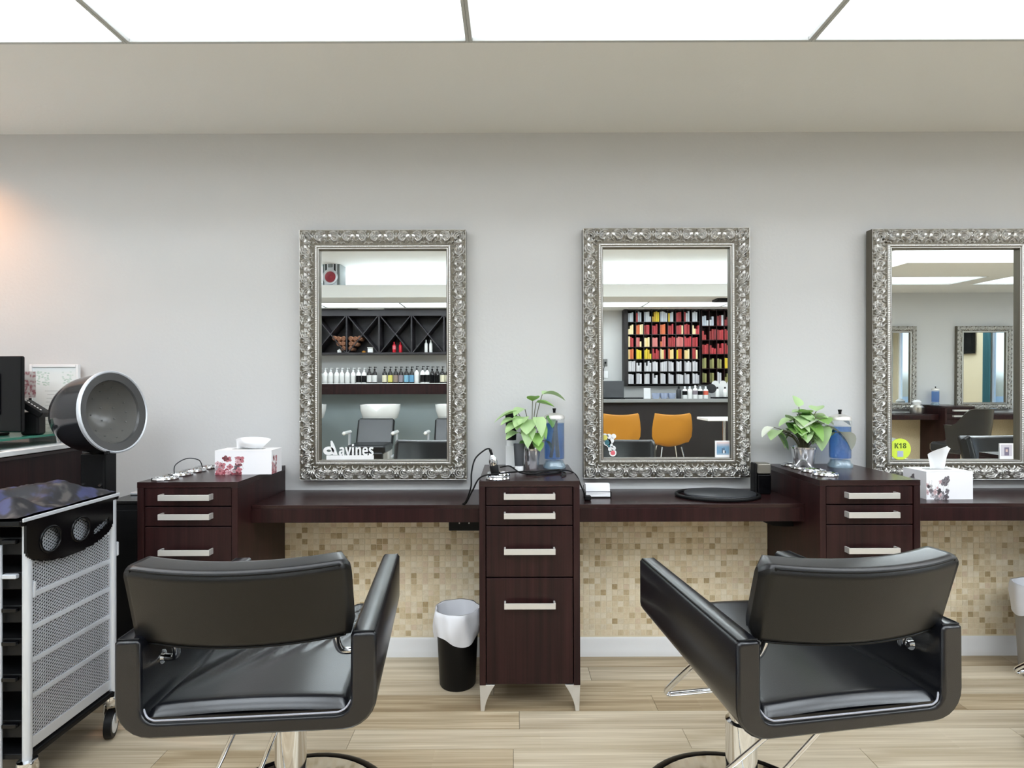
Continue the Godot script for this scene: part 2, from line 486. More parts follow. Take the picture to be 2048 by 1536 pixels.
	struct("soffit", span(8.30, XR, CEIL, T, 4.10, 4.70), M.soffit, ce)
	for s in [[XL, XR, 0.711, 1.311], [XL, XP, 5.56, 6.06], [XP, XR, 4.10, 4.70]]:
		struct("soffit_cover", span(s[0], s[1], T - 0.03, T, s[2], s[3]), M.soffit, ce)
	# --- light panels: over the stations, over the wash basins, over the opposite stations
	var words := ["half hidden light panel at the far end of the station row", "light panel over the reception desk end of the station row", "recessed light panel reaching the top left corner of the view", "recessed light panel above the ornate mirror with white lettering", "recessed light panel above the mirror with the colourful sticker", "recessed light panel reaching the top right corner of the view"]
	for k in 10:
		var x0 := -3.747 + 1.2 * k
		ceiling_light(x0, x0 + 1.2, 0.711, 1.311, words[k + 1] if k < 5 else "ceiling light panel above the stations, %s from the street window" % ["fifth", "fourth", "third", "second", "first"][k - 5])
	for k in 6:
		var x0 := -4.044 + 1.207 * k
		ceiling_light(maxf(x0, XL), minf(x0 + 1.207, XP) if k < 5 else 3.198, 5.56, 6.06, "ceiling light panel over the far wall, %s from the wash basin end" % ["first", "second", "third", "fourth", "fifth", "sixth"][k], FAR_LIGHT)
	ceiling_light(3.198, XP, 5.56, 6.06, "short ceiling light panel over the brown shelf end of the far wall", FAR_LIGHT)
	for x0 in [4.45, 5.90, 7.10]:
		ceiling_light(x0, x0 + 1.2, 4.10, 4.70, "ceiling light panel over the opposite stations, %s the street" % ("farthest from" if x0 < 5 else "middle one counting from" if x0 < 7 else "nearest"))
	unseen_cove_light(XL + 0.1, XP - 0.2, 5.78, "unseen cove light strip on the ledge above the wash basins")
	unseen_cove_light(XL + 0.1, XR - 0.2, 1.50, "unseen cove light strip on the ledge above the stations")
	unseen_cove_light(XP + 0.2, XR - 0.2, 3.55, "unseen cove light strip on the ledge above the opposite stations")
	# unseen panels above and behind the camera, placed to brighten the stations and floor
	for row in 2:
		for k in 8:
			var w := Vector3(-2.75 + 1.5 * k, TOP, 2.45 + 0.95 * row)
			var t := thing("unseen_surface_light", "unseen light panel brightening the room from the raised ceiling, row %s, number %s along" % [["one", "two"][row], ["one", "two", "three", "four", "five", "six", "seven", "eight"][k]], "ceiling light", w, 0, "unseen light panels on the raised ceiling")
			obj("housing", bx(Vector3(0, -0.02, 0), Vector3(1.22, 0.04, 0.62), 0.003), M.trim, t)
			obj("diffuser", bx(Vector3(0, -0.042, 0), Vector3(1.18, 0.006, 0.58), 0.001), M.diffuser, t)
			var l := AreaLight3D.new()
			l.name = "panel_light"; l.area_normalize_energy = false
			l.area_size = Vector2(1.17, 0.57); l.light_energy = UNSEEN_MIDDLE_LIGHT; l.light_color = Color(0.91, 0.958, 1.0)
			l.shadow_enabled = true; l.area_range = 14.0
			l.rotation.x = -PI / 2; l.position = Vector3(0, -0.048, 0)
			t.add_child(l)
	# vents
	var vt := thing("ceiling_vent", "flat white ceiling vent grille near the diamond rack", "vent", Vector3(-2.18, CEIL, 6.22))
	obj("frame", bx(Vector3(0, -0.005, 0), Vector3(0.40, 0.01, 0.20), 0.002), M.trim, vt)
	for k in 5: obj("slat", bx(Vector3(0, -0.012, -0.07 + 0.035 * k), Vector3(0.36, 0.006, 0.022), 0.001), M.silver_paint, vt)
	var vb := thing("ceiling_vent", "black ceiling vent above the colour box shelf", "vent", Vector3(3.05, CEIL, 5.30))
	obj("frame", bx(Vector3(0, -0.015, 0), Vector3(0.42, 0.03, 0.22), 0.004), M.black, vb)
	for k in 4: obj("slat", bx(Vector3(0, -0.033, -0.06 + 0.04 * k), Vector3(0.38, 0.006, 0.024), 0.001), M.black_matt, vb)

func mosaic(parent: Node, x0: float, x1: float) -> void:
	var p := 0.0272
	var s := p - 0.0022
	obj("grout", span(x0, x1, 0.09, 0.752, 0.0, 0.0085), M.grout, parent)
	rng.seed = 5
	var one_tile := bx(Vector3.ZERO, Vector3(s, s, 0.0065), 0.0008).mesh()
	var rest := []
	for k in M.tiles.size(): rest.append(MB.new())
	var weights := [0, 0, 0, 1, 1, 1, 2, 2, 2, 3, 3, 4, 5, 6, 6, 7]
	var cells := []
	for r in 24:
		for c in int((x1 - x0) / p):
			cells.append([x0 + p * (c + 0.5), 0.096 + p * (r + 0.5), weights[rng.randi() % weights.size()]])
	# the tiles in plain view beside the middle cabinet are pieces of their own
	var own := {}
	var order := []
	for i in cells.size():
		var x: float = cells[i][0]; var y: float = cells[i][1]
		if y > 0.695: continue
		if (x > -0.66 and x < -0.34) or (x > 0.33 and x < 0.66 and y > 0.24):
			order.append([absf(x), i])
	order.sort()
	for i in mini(300, order.size()): own[order[i][1]] = true
	for i in cells.size():
		var q: Array = cells[i]
		var at := Vector3(q[0], q[1], 0.0065 + rng.randf() * 0.0006)
		if own.has(i):
			obj("tile", one_tile, M.tiles[q[2]], parent).position = at
		else:
			rest[q[2]].box(at, Vector3(s, s, 0.0065), 0.0008)
	for k in rest.size():
		obj("tile_field", rest[k], M.tiles[k], parent).set_meta("kind", "stuff")

# ---------------------------------------------------------------- station furniture
var handle_mesh: ArrayMesh

func make_handle() -> ArrayMesh:
	var b := MB.new()
	b.box(Vector3(0, 0, 0.030), Vector3(0.200, 0.0225, 0.006), 0.001)
	for s in [-1, 1]:
		b.box(Vector3(s * 0.0965, 0, 0.0135), Vector3(0.007, 0.0225, 0.027), 0.001)
	return b.mesh()

func cabinet(at: Vector3, turn: float, label: String, holes := []) -> Node3D:
	var t := thing("drawer_cabinet", label, "cabinet", at, turn, "dark drawer cabinets between the stations")
	var b := MB.new()
	for s in [-1, 1]: b.box(Vector3(s * 0.1855, 0.494, 0.236), Vector3(0.025, 0.780, 0.468), 0.0015)
	b.box(Vector3(0, 0.115, 0.23), Vector3(0.346, 0.022, 0.44))
	b.box(Vector3(0, 0.494, 0.01), Vector3(0.346, 0.78, 0.012))
	obj("body", b, M.wood, t)
	if holes.is_empty():
		obj("top_panel", bx(Vector3(0, 0.895, 0.236), Vector3(0.396, 0.022, 0.468), 0.0015), M.wood_top, t)
	else: # round openings for the tool rings
		var top := CSGBox3D.new()
		top.name = "top_panel"; top.size = Vector3(0.396, 0.022, 0.468); top.position = Vector3(0, 0.895, 0.236); top.material_override = M.wood_top
		for h in holes:
			var c := CSGCylinder3D.new()
			c.name = "opening"; c.radius = 0.0365; c.height = 0.06; c.sides = 32; c.operation = CSGShape3D.OPERATION_SUBTRACTION
			c.position = Vector3(h.x, 0, h.y - 0.236)
			top.add_child(c, true)
		t.add_child(top)
	for d in [[0.811, 0.882, 0.849], [0.732, 0.807, 0.774], [0.528, 0.728, 0.635], [0.107, 0.523, 0.424]]:
		var dr := obj("drawer", bx(Vector3(0, (d[0] + d[1]) * 0.5, 0.456), Vector3(0.341, d[1] - d[0], 0.020), 0.0018), M.wood, t)
		var tray := MB.new() # open drawer box behind the front
		var h: float = minf(0.10, d[1] - d[0] - 0.014)
		tray.box(Vector3(0, d[0] + 0.010, 0.235), Vector3(0.320, 0.008, 0.41))
		for sx in [-1, 1]: tray.box(Vector3(sx * 0.156, d[0] + 0.010 + h * 0.5, 0.235), Vector3(0.010, h, 0.41))
		tray.box(Vector3(0, d[0] + 0.010 + h * 0.5, 0.034), Vector3(0.302, h, 0.010))
		obj("drawer_box", tray, M.wood, dr)
		obj("handle", handle_mesh, M.steel, dr).position = Vector3(0, d[2], 0.466)
	for sx in [-1, 1]:
		for z in [0.035, 0.44]:
			var f := MB.new()
			var poly := PackedVector2Array([Vector2(0.198, 0.104), Vector2(0.138, 0.104)])
			for k in 7:
				var u := k / 6.0
				poly.append(Vector2(lerpf(0.140, 0.178, 1.0 - pow(1.0 - u, 1.7)), lerpf(0.100, 0.004, u)))
			poly.append(Vector2(0.180, 0.0)); poly.append(Vector2(0.194, 0.0))
			for i in poly.size(): poly[i].x *= sx
			f.prism(poly, z - 0.026, z + 0.026, 0.0015)
			obj("leg", f, M.steel, t)
	return t

# relief of one half repeat of the acanthus band, u and v in 0..1
var relief := PackedFloat32Array()
const RN := 36

func make_relief() -> void:
	var strokes := []
	var spiral := func(cx: float, cy: float, r0: float, r1: float, a0: float, a1: float, w0: float, w1: float, h: float) -> void:
		var pts := []
		for i in 28:
			var t := i / 27.0
			var a := lerpf(a0, a1, t); var r := lerpf(r0, r1, t)
			pts.append([Vector2(cx + cos(a) * r, cy + sin(a) * r), lerpf(w0, w1, t)])
		strokes.append([pts, h])
	# the scroll, leaf lobes inside it, the leaf that links to the next repeat, the central bud
	spiral.call(0.52, 0.50, 0.46, 0.20, -2.3, 2.9, 0.055, 0.05, 1.0)
	spiral.call(0.50, 0.52, 0.31, 0.10, -2.1, 2.6, 0.05, 0.04, 0.92)
	spiral.call(0.48, 0.55, 0.16, 0.03, -2.2, 2.4, 0.045, 0.04, 1.0)
	spiral.call(0.10, 0.92, 0.42, 0.36, -1.45, -0.15, 0.05, 0.035, 0.8)
	spiral.call(0.02, 0.98, 0.24, 0.20, -1.4, -0.1, 0.05, 0.03, 0.75)
	spiral.call(1.02, 0.10, 0.34, 0.26, 1.7, 3.0, 0.045, 0.03, 0.75)
	spiral.call(0.62, -0.06, 0.22, 0.18, 0.5, 2.5, 0.05, 0.03, 0.8)
	spiral.call(0.30, 0.02, 0.13, 0.10, 0.3, 2.7, 0.045, 0.03, 0.7)
	spiral.call(0.86, 1.02, 0.20, 0.14, 3.3, 5.4, 0.045, 0.03, 0.8)
	var bud := []
	for i in 16: bud.append([Vector2(0.0, lerpf(0.30, 0.72, i / 15.0)), 0.03 + 0.06 * sin(PI * i / 15.0)])
	strokes.append([bud, 1.0])
	var rib := []
	for i in 20: rib.append([Vector2(1.0 - 0.05 * sin(i * 0.3), lerpf(0.15, 0.95, i / 19.0)), 0.03 + 0.05 * i / 19.0])
	strokes.append([rib, 0.95])
	relief.resize((RN + 1) * (RN + 1))
	for j in RN + 1:
		for i in RN + 1:
			var p := Vector2(float(i) / RN, float(j) / RN)
			var h := 0.0
			for s in strokes:
				for q in s[0]:
					var d: float = p.distance_to(q[0]) / q[1]
					if d < 1.0: h = maxf(h, s[1] * sqrt(1.0 - d * d))
			relief[j * (RN + 1) + i] = h

func relief_at(a: float, v: float) -> float:
	a = fposmod(a, 2.0)
	if a > 1.0: a = 2.0 - a
	var x := a * RN; var y := clampf(v, 0, 1) * RN
	var i := mini(int(x), RN - 1); var j := mini(int(y), RN - 1)
	var fx := x - i; var fy := y - j
	var w := RN + 1
	return lerpf(lerpf(relief[j * w + i], relief[j * w + i + 1], fx), lerpf(relief[(j + 1) * w + i], relief[(j + 1) * w + i + 1], fx), fy)

const MW := 0.780
const MH := 1.170
var frame_meshes := []

func make_frame_meshes() -> void:
	make_relief()
	var bw := 0.068 # carved band; beyond it a fillet, a row of beads and an inner lip
	var cross := []
	for k in 31: cross.append(bw * k / 30.0)
	for v in [0.0695, 0.071, 0.074, 0.0765, 0.079, 0.0815, 0.083, 0.085, 0.088, 0.0905, 0.092, 0.0925]: cross.append(v)
	for side in 4:
		var horizontal := side % 2 == 0
		var L := MW if horizontal else MH
		var k := int(L / 0.0021)
		var b := MB.new()
		var rows := []
		for j in cross.size():
			var v: float = cross[j]
			var row := PackedVector3Array()
			for i in k + 1:
				var s := lerpf(v, L - v, float(i) / k)
				var h := 0.0
				if v < bw:
					var e := v / bw
					var base := 0.003 + 0.006 * sin(PI * clampf(e, 0, 1)) # swelling section under the carving
					if e < 0.06: base = 0.010
					h = base + 0.0145 * relief_at((s - L * 0.5) / 0.065, (e - 0.06) / 0.94) * (0.0 if e < 0.05 else 1.0)
				elif v < 0.072: h = 0.006
				elif v < 0.0825: h = 0.011 + 0.0022 * absf(sin(PI * s / 0.0085))
				elif v < 0.0865: h = 0.0075
				elif v < 0.0915: h = 0.009
				else: h = -0.004
				var p: Vector3
				match side:
					0: p = Vector3(s - MW * 0.5, MH * 0.5 - v, 0.042 + h)
					1: p = Vector3(MW * 0.5 - v, MH * 0.5 - s, 0.042 + h)
					2: p = Vector3(MW * 0.5 - s, -MH * 0.5 + v, 0.042 + h)
					3: p = Vector3(-MW * 0.5 + v, -MH * 0.5 + s, 0.042 + h)
				row.append(p)
			rows.append(row)
		b.grid(rows)
		frame_meshes.append(b.mesh())

func wall_mirror(at: Vector3, turn: float, tilt: float, label: String) -> Node3D:
	var t := thing("wall_mirror", label, "mirror", at, turn, "tall ornate silver mirrors above the stations")
	t.rotation.x = tilt
	var back := MB.new()
	for s in [-1, 1]:
		back.box(Vector3(s * (MW * 0.5 - 0.0465), 0, 0.027), Vector3(0.093, MH, 0.046), 0.001)
		back.box(Vector3(0, s * (MH * 0.5 - 0.0465), 0.027), Vector3(MW - 0.186, 0.093, 0.046), 0.001)
	obj("frame_back", back, M.frame_side, t)
	for k in 4: obj("carved_frame", frame_meshes[k], M.antique, t)
	obj("mirror_glass", bx(Vector3(0, 0, 0.030), Vector3(MW - 0.184, MH - 0.184, 0.006)), M.mirror, t)
	return t

func counter(x0: float, x1: float, z: float, turn: float, label: String) -> void:
	var t := thing("counter_shelf", label, "counter", Vector3((x0 + x1) * 0.5, 0, z), turn, "dark wooden counter shelves under the mirrors")
	var w := x1 - x0
	obj("top", bx(Vector3(0, 0.782, 0.1815), Vector3(w, 0.016, 0.347), 0.0015), M.wood_top, t)
	obj("apron", bx(Vector3(0, 0.7455, 0.346), Vector3(w, 0.057, 0.018), 0.0012), M.wood, t)
	obj("underside", bx(Vector3(0, 0.757, 0.172), Vector3(w, 0.034, 0.33)), M.wood, t)

# ---------------------------------------------------------------- styling chair
func u_profile() -> PackedVector2Array:
	var p := PackedVector2Array()
	var W := 0.2825; var B := 0.507; var T := 0.727; var I := 0.2245; var S := 0.545
	p.append(Vector2(W - 0.008, T)); p.append(Vector2(I + 0.008, T)); p.append(Vector2(I, T - 0.008))
	for k in 5: # inner right corner
		var a := PI * 0.5 * k / 4.0
		p.append(Vector2(I - 0.03 + 0.03 * cos(a), S + 0.03 - 0.03 * sin(a)))
	for k in 5:
		var a := PI * 0.5 * (1 - k / 4.0)
		p.append(Vector2(-I + 0.03 - 0.03 * cos(a), S + 0.03 - 0.03 * sin(a)))
	p.append(Vector2(-I, T - 0.008)); p.append(Vector2(-I - 0.008, T)); p.append(Vector2(-W + 0.008, T)); p.append(Vector2(-W, T - 0.008))
	for k in 7:
		var a := PI * 0.5 * k / 6.0
		p.append(Vector2(-W + 0.075 - 0.075 * cos(a), B + 0.075 - 0.075 * sin(a)))
	for k in 7:
		var a := PI * 0.5 * (1 - k / 6.0)
		p.append(Vector2(W - 0.075 + 0.075 * cos(a), B + 0.075 - 0.075 * sin(a)))
	p.append(Vector2(W, T - 0.008))
	return p

func backrest_mesh(piping: bool, rear := false) -> MB:
	var b := MB.new()
	var rows := []
	var seam := []
	var half := 0.240; var H := 0.196; var D := 0.082; var R := 0.62
	var lean := deg_to_rad(17.0)
	var N := 36
	for i in N + 1:
		var u := float(i) / N * 2.0 - 1.0
		# the last rings draw in so that the ends are rounded
		var e := maxf(0.0, (absf(u) - 0.94) / 0.06)
		var shrink := 0.022 * (1.0 - sqrt(maxf(0.0, 1.0 - e * e)))
		var a := u * half / R
		var c := Vector3(R * sin(a), 0, R * cos(a) - R)
		var outw := Vector3(sin(a), 0, cos(a))
		var widen := 1.0 - 0.05 * u * u # the lower edge dips in the middle
		var row := PackedVector3Array()
		var r := 0.022
		for q in [[1, 1], [-1, 1], [-1, -1], [1, -1]]:
			for k in 5:
				var t: float = PI * 0.5 * (k / 4.0) + (0.0 if q == [1, 1] else PI * 0.5 if q == [-1, 1] else PI if q == [-1, -1] else PI * 1.5)
				var dd: float = q[0] * (D * 0.5 - shrink - r) + r * cos(t)
				var yy: float = q[1] * (H * 0.5 * widen - shrink - r) + r * sin(t)
				if q[1] > 0: yy += 0.012 * u * u
				var puff := 0.010 * (1.0 - u * u) * (1.0 - pow(yy / (H * 0.5), 2.0)) * signf(dd) if absf(dd) > 0.02 else 0.0
				var p := c + outw * (dd + puff)
				# lean about the lower edge
				var y2 := (yy + H * 0.5) * cos(lean) - (dd) * sin(lean) * 0.4
				p.z += (yy + H * 0.5) * sin(lean)
				row.append(Vector3(p.x, 0.703 + y2, 0.262 + p.z))
		rows.append(row)
		seam.append(row)
	var kept := []
	for row in rows:
		var q := PackedVector3Array()
		for j in (range(17, 20) + range(0, 3) if rear else range(2, 18)): q.append(row[j])
		kept.append(q)
	b.grid(kept)
	if rear: return b
	for e in [0, N]:
		var c := Vector3.ZERO
		for p in rows[e]: c += p
		c /= rows[e].size()
		var o := Vector3(-1 if e == 0 else 1, 0, 0)
		for j in rows[e].size(): b.tri(c, rows[e][j], rows[e][(j + 1) % rows[e].size()], o, o, o)
	if not piping: return b
	# the welt round the rear face
	var s := MB.new()
	var line := []
	for i in range(2, N - 1): line.append(rows[i][2] + Vector3(0, 0.001, 0.001))
	for i in range(N - 2, 1, -1): line.append(rows[i][17] + Vector3(0, -0.001, 0.001))
	s.tube(line, 0.0028, 6, true)
	return s

func seat_mesh(folds: bool) -> MB:
	var b := MB.new()
	var rows := []
	var hx := 0.2225; var z0 := -0.300; var z1 := 0.291
	var N := 44
	for i in N + 1:
		var z := lerpf(z0, z1, float(i) / N)
		var row := PackedVector3Array()
		for j in N + 1:
			var x := lerpf(-hx, hx, float(j) / N)
			var e := minf(minf(hx - absf(x), z - z0), z1 - z)
			var y := 0.571 + 0.010 * (1 - pow(x / hx, 2)) - 0.022 * pow(maxf(0.0, 1.0 - e / 0.02), 2.0)
			if folds: # pulled creases in the vinyl
				for f in [[-0.06, 0.20, 0.55, 0.020], [0.02, 0.12, 0.50, 0.014], [0.075, 0.05, 0.45, 0.013], [0.125, 0.02, 0.38, 0.011]]:
					var d: float = x - f[0] + (z + 0.02) * f[2]
					y += 0.012 * exp(-pow(d / f[3], 2.0)) * clampf((0.02 + f[1] - z) / 0.2, 0, 1) * clampf((z + 0.3) / 0.15, 0, 1)
					y -= 0.007 * exp(-pow((d - f[3] * 2.0) / f[3], 2.0)) * clampf((0.02 + f[1] - z) / 0.2, 0, 1)
				y -= 0.012 * exp(-pow((x + 0.14 + z * 0.6) / 0.06, 2.0)) * clampf((0.28 - z) / 0.3, 0, 1)
			row.append(Vector3(x * (1.0 - 0.07 * clampf((0.30 - z) / 0.61, 0, 1)), y, z))
		rows.append(row)
	b.grid(rows)
	b.box(Vector3(0, 0.5485, (z0 + z1) * 0.5), Vector3(hx * 1.84, 0.009, z1 - z0))
	# skirt
	for s in [[Vector3(-hx, 0, z1), Vector3(hx, 0, z1)], [Vector3(hx, 0, z0), Vector3(-hx, 0, z0)], [Vector3(hx, 0, z1), Vector3(hx, 0, z0)], [Vector3(-hx, 0, z0), Vector3(-hx, 0, z1)]]:
		var a: Vector3 = s[0]; var c: Vector3 = s[1]
		b.quad(a + Vector3.UP * 0.546, c + Vector3.UP * 0.546, c + Vector3.UP * 0.554, a + Vector3.UP * 0.554)
	return b

func styling_chair(at: Vector3, turn: float, label: String, folds: bool, tab: bool, back_shift := 0.0) -> void:
	var t := thing("styling_chair", label, "chair", at, turn, "black vinyl styling chairs in front of the mirrors")
	var base := MB.new()
	base.lathe([Vector2(0.275, 0.020), Vector2(0.20, 0.030), Vector2(0.075, 0.044), Vector2(0.05, 0.052), Vector2(0.0, 0.052)], 48)
	var bp := obj("base_plate", base, M.chrome, t)
	bp.position = Vector3(-0.03, 0, -0.11)
	var rim := MB.new()
	rim.lathe([Vector2(0.272, 0.0), Vector2(0.300, 0.0), Vector2(0.302, 0.008), Vector2(0.298, 0.018), Vector2(0.286, 0.023), Vector2(0.272, 0.021)], 48)
	obj("rim", rim, M.black_gloss, bp)
	var col := MB.new()
	col.lathe([Vector2(0.055, 0.05), Vector2(0.055, 0.065), Vector2(0.044, 0.070), Vector2(0.044, 0.30), Vector2(0.034, 0.305), Vector2(0.034, 0.48)], 28)
	obj("column", col, M.chrome, t).position = Vector3(-0.03, 0, -0.11)
	obj("swivel_plate", bx(Vector3(-0.03, 0.490, -0.11), Vector3(0.20, 0.018, 0.24), 0.004), M.black, t)
	var body := MB.new()
	body.prism(u_profile(), -0.31, 0.30, 0.009, func(p: Vector3) -> Vector3:
		var k := clampf((0.30 - p.z) / 0.61, 0, 1)
		if p.y < 0.60 and absf(p.x) > 0.2245 or p.y < 0.535: # the underside rises to the front
			p.y += 0.045 * k * clampf((0.60 - p.y) / 0.122, 0, 1) * (1.0 if absf(p.x) > 0.21 else 0.6)
		p.x *= 1.0 - 0.07 * k # the arms draw in a little towards the front
		return p)
	obj("arm_shell", body, M.vinyl, t)
	for s in [-1, 1]: # welts along the arm edges
		var w := MB.new()
		w.tube([Vector3(s * 0.257, 0.7265, -0.298), Vector3(s * 0.276, 0.7265, 0.290)], 0.0022, 6)
		w.tube([Vector3(s * 0.276, 0.7265, 0.291), Vector3(s * 0.231, 0.7265, 0.291)], 0.0022, 6)
		obj("arm_welt", w, M.black, t)
	obj("seat", seat_mesh(folds), M.vinyl, t)
	var pp := MB.new()
	pp.tube(smooth_path([Vector3(-0.224, 0.571, 0.288), Vector3(-0.205, 0.553, 0.297), Vector3(-0.15, 0.5505, 0.299), Vector3(0.15, 0.5505, 0.299), Vector3(0.205, 0.553, 0.297), Vector3(0.224, 0.571, 0.288)]), 0.0022, 6)
	obj("seat_piping", pp, M.piping_light, t)
	var br := obj("backrest", backrest_mesh(false), M.vinyl, t)
	obj("rear_panel", backrest_mesh(false, true), M.vinyl_back, br)
	obj("welt", backrest_mesh(true), M.black, br)
	br.position.x = back_shift
	if tab:
		obj("fabric_tab", bx(Vector3(0.236, 0.762, 0.258), Vector3(0.010, 0.034, 0.022), 0.001), M.black_matt, br)
	for s in [-1, 1]:
		var rd := MB.new()
		rd.tube(smooth_path([Vector3(s * 0.2265, 0.652, 0.215), Vector3(s * 0.200, 0.652, 0.220), Vector3(s * 0.186, 0.660, 0.226), Vector3(s * 0.181, 0.685, 0.238), Vector3(s * 0.180, 0.730, 0.258)]), 0.0085, 10)
		var ring := MB.new()
		ring.xf = Transform3D(Basis(Vector3(0, 0, 1), PI / 2), Vector3(s * 0.2225, 0.652, 0.215))
		ring.lathe([Vector2(0.009, -0.003), Vector2(0.016, -0.003), Vector2(0.016, 0.003), Vector2(0.009, 0.003)], 16)
		obj("back_rod", rd, M.chrome, t)
		obj("rod_collar", ring, M.chrome, t)
	var ft := MB.new()
	ft.tube(smooth_path([Vector3(-0.10, 0.455, -0.10), Vector3(-0.105, 0.44, -0.20), Vector3(-0.112, 0.24, -0.42), Vector3(-0.105, 0.205, -0.445), Vector3(-0.08, 0.2, -0.45), Vector3(0.08, 0.2, -0.45), Vector3(0.105, 0.205, -0.445), Vector3(0.112, 0.24, -0.42), Vector3(0.105, 0.44, -0.20), Vector3(0.10, 0.455, -0.10)]), 0.0095, 10)
	obj("footrest", ft, M.chrome, t)
	var lv := MB.new()
	lv.tube([Vector3(-0.07, 0.462, 0.16), Vector3(-0.20, 0.22, 0.02)], 0.006, 8)
	lv.tube([Vector3(0.03, 0.462, 0.18), Vector3(-0.06, 0.26, 0.09)], 0.006, 8)
	lv.tube([Vector3(-0.205, 0.215, 0.015), Vector3(-0.05, 0.10, 0.035)], 0.006, 8)
	obj("pump_lever", lv, M.chrome, t)

# ---------------------------------------------------------------- small things on the stations
func ring_holder(at: Vector3, label: String) -> void:
	var t := thing("tool_holder_ring", label, "holder", at, 0, "chrome tool holder rings set in the cabinet tops")
	var b := MB.new()
	b.lathe([Vector2(0.036, 0.0), Vector2(0.048, 0.0), Vector2(0.050, 0.004), Vector2(0.047, 0.010), Vector2(0.041, 0.011), Vector2(0.037, 0.008), Vector2(0.036, 0.0)], 28)
	obj("rim", b, M.chrome, t)
	var c := MB.new() # sleeve that lines the hole
	c.lathe([Vector2(0.0358, -0.0225), Vector2(0.0364, -0.0225), Vector2(0.0364, 0.001), Vector2(0.0350, 0.001), Vector2(0.0350, -0.0225)], 28)
	obj("sleeve", c, M.steel, t)

func floral_image(w: int, h: int, sd: int, grey: bool) -> Image:
	var im := Image.create(w, h, false, Image.FORMAT_RGB8)
	im.fill(rgb(242, 240, 242))
	rng.seed = sd
	var cols := [rgb(150, 60, 72), rgb(196, 120, 128), rgb(226, 186, 190), rgb(120, 52, 60), rgb(180, 170, 172), rgb(90, 84, 88), rgb(204, 150, 156)]
	if grey: cols = [rgb(120, 118, 122), rgb(160, 158, 160), rgb(200, 198, 200), rgb(90, 88, 92), rgb(220, 190, 192), rgb(70, 66, 68)]
	for k in 26:
		var c := Vector2(rng.randf() * w * 0.46, h * (0.1 + 0.9 * sqrt(rng.randf())))
		var r := rng.randf_range(0.05, 0.16) * h
		var col: Color = cols[rng.randi() % cols.size()]
		var turn := rng.randf() * TAU
		for y in range(maxi(0, int(c.y - r)), mini(h, int(c.y + r) + 1)):
			for x in range(maxi(0, int(c.x - r)), mini(w, int(c.x + r) + 1)):
				var d := Vector2(x, y) - c
				var a := d.angle() + turn
				var e := r * (0.62 + 0.38 * absf(cos(a * 2.0)))
				if d.length() < e:
					im.set_pixel(x, y, col.lerp(rgb(60, 30, 36), 0.8 if d.length() < e * 0.22 else 0.12 * sin(a * 9.0) + 0.1))
	for k in 14:
		var p := Vector2(rng.randf() * w * 0.5, h * rng.randf_range(0.4, 1.0))
		for s in int(h * 0.22):
			var q := p + Vector2(sin(s * 0.07 + k) * 4.0, -s)
			if q.x >= 0 and q.y >= 0 and q.x < w and q.y < h: im.set_pixel(int(q.x), int(q.y), rgb(150, 150, 140))
	return im

func tissue_box(at: Vector3, turn: float, w: float, h: float, d: float, label: String, grey: bool, upright: bool) -> void:
	var t := thing("tissue_box", label, "tissue box", at, turn, "floral tissue boxes")
	var m := mat(Color.WHITE, 0.45)
	m.albedo_texture = tex(floral_image(320, 160, 9 if grey else 4, grey))
	var b := MB.new()
	var x := w * 0.5; var z := d * 0.5
	b.quad(Vector3(-x, 0, z), Vector3(x, 0, z), Vector3(x, h, z), Vector3(-x, h, z))
	b.quad(Vector3(x, 0, z), Vector3(x, 0, -z), Vector3(x, h, -z), Vector3(x, h, z))
	b.quad(Vector3(x, 0, -z), Vector3(-x, 0, -z), Vector3(-x, h, -z), Vector3(x, h, -z))
	b.quad(Vector3(-x, 0, -z), Vector3(-x, 0, z), Vector3(-x, h, z), Vector3(-x, h, -z))
	b.quad(Vector3(-x, 0, -z), Vector3(x, 0, -z), Vector3(x, 0, z), Vector3(-x, 0, z), false)
	obj("carton", b, m, t)
	obj("lid", bx(Vector3(0, h - 0.0005, 0), Vector3(w, 0.003, d), 0.001), M.white, t)
	obj("slot", bx(Vector3(0, h + 0.0012, 0), Vector3(w * 0.55, 0.0016, 0.03), 0.0005), M.grey_plastic, t)
	# the pulled sheet: a folded, flaring leaf of paper
	var s := MB.new()
	var rows := []
	for i in 15:
		var u := i / 14.0
		var row := PackedVector3Array()
		for j in 23:
			var v := j / 22.0 * 2.0 - 1.0
			var half := w * (0.22 + 0.10 * u) if not upright else w * (0.16 + 0.10 * u * u)
			var y := h + u * (0.055 if not upright else 0.105) * (1.0 - 0.25 * v * v) + (0.012 * v * u if upright else 0.0)
			var zz := 0.016 * sin(v * 3.0 + u * 2.0) * (0.4 + u) + (0.035 * sin(PI * u) * (1 - v * v) if not upright else 0.02 * u)
			row.append(Vector3(v * half + 0.01 * u, y, zz))
		rows.append(row)
	s.grid(rows, false, false, true)
	obj("tissue", s, M.paper, t)

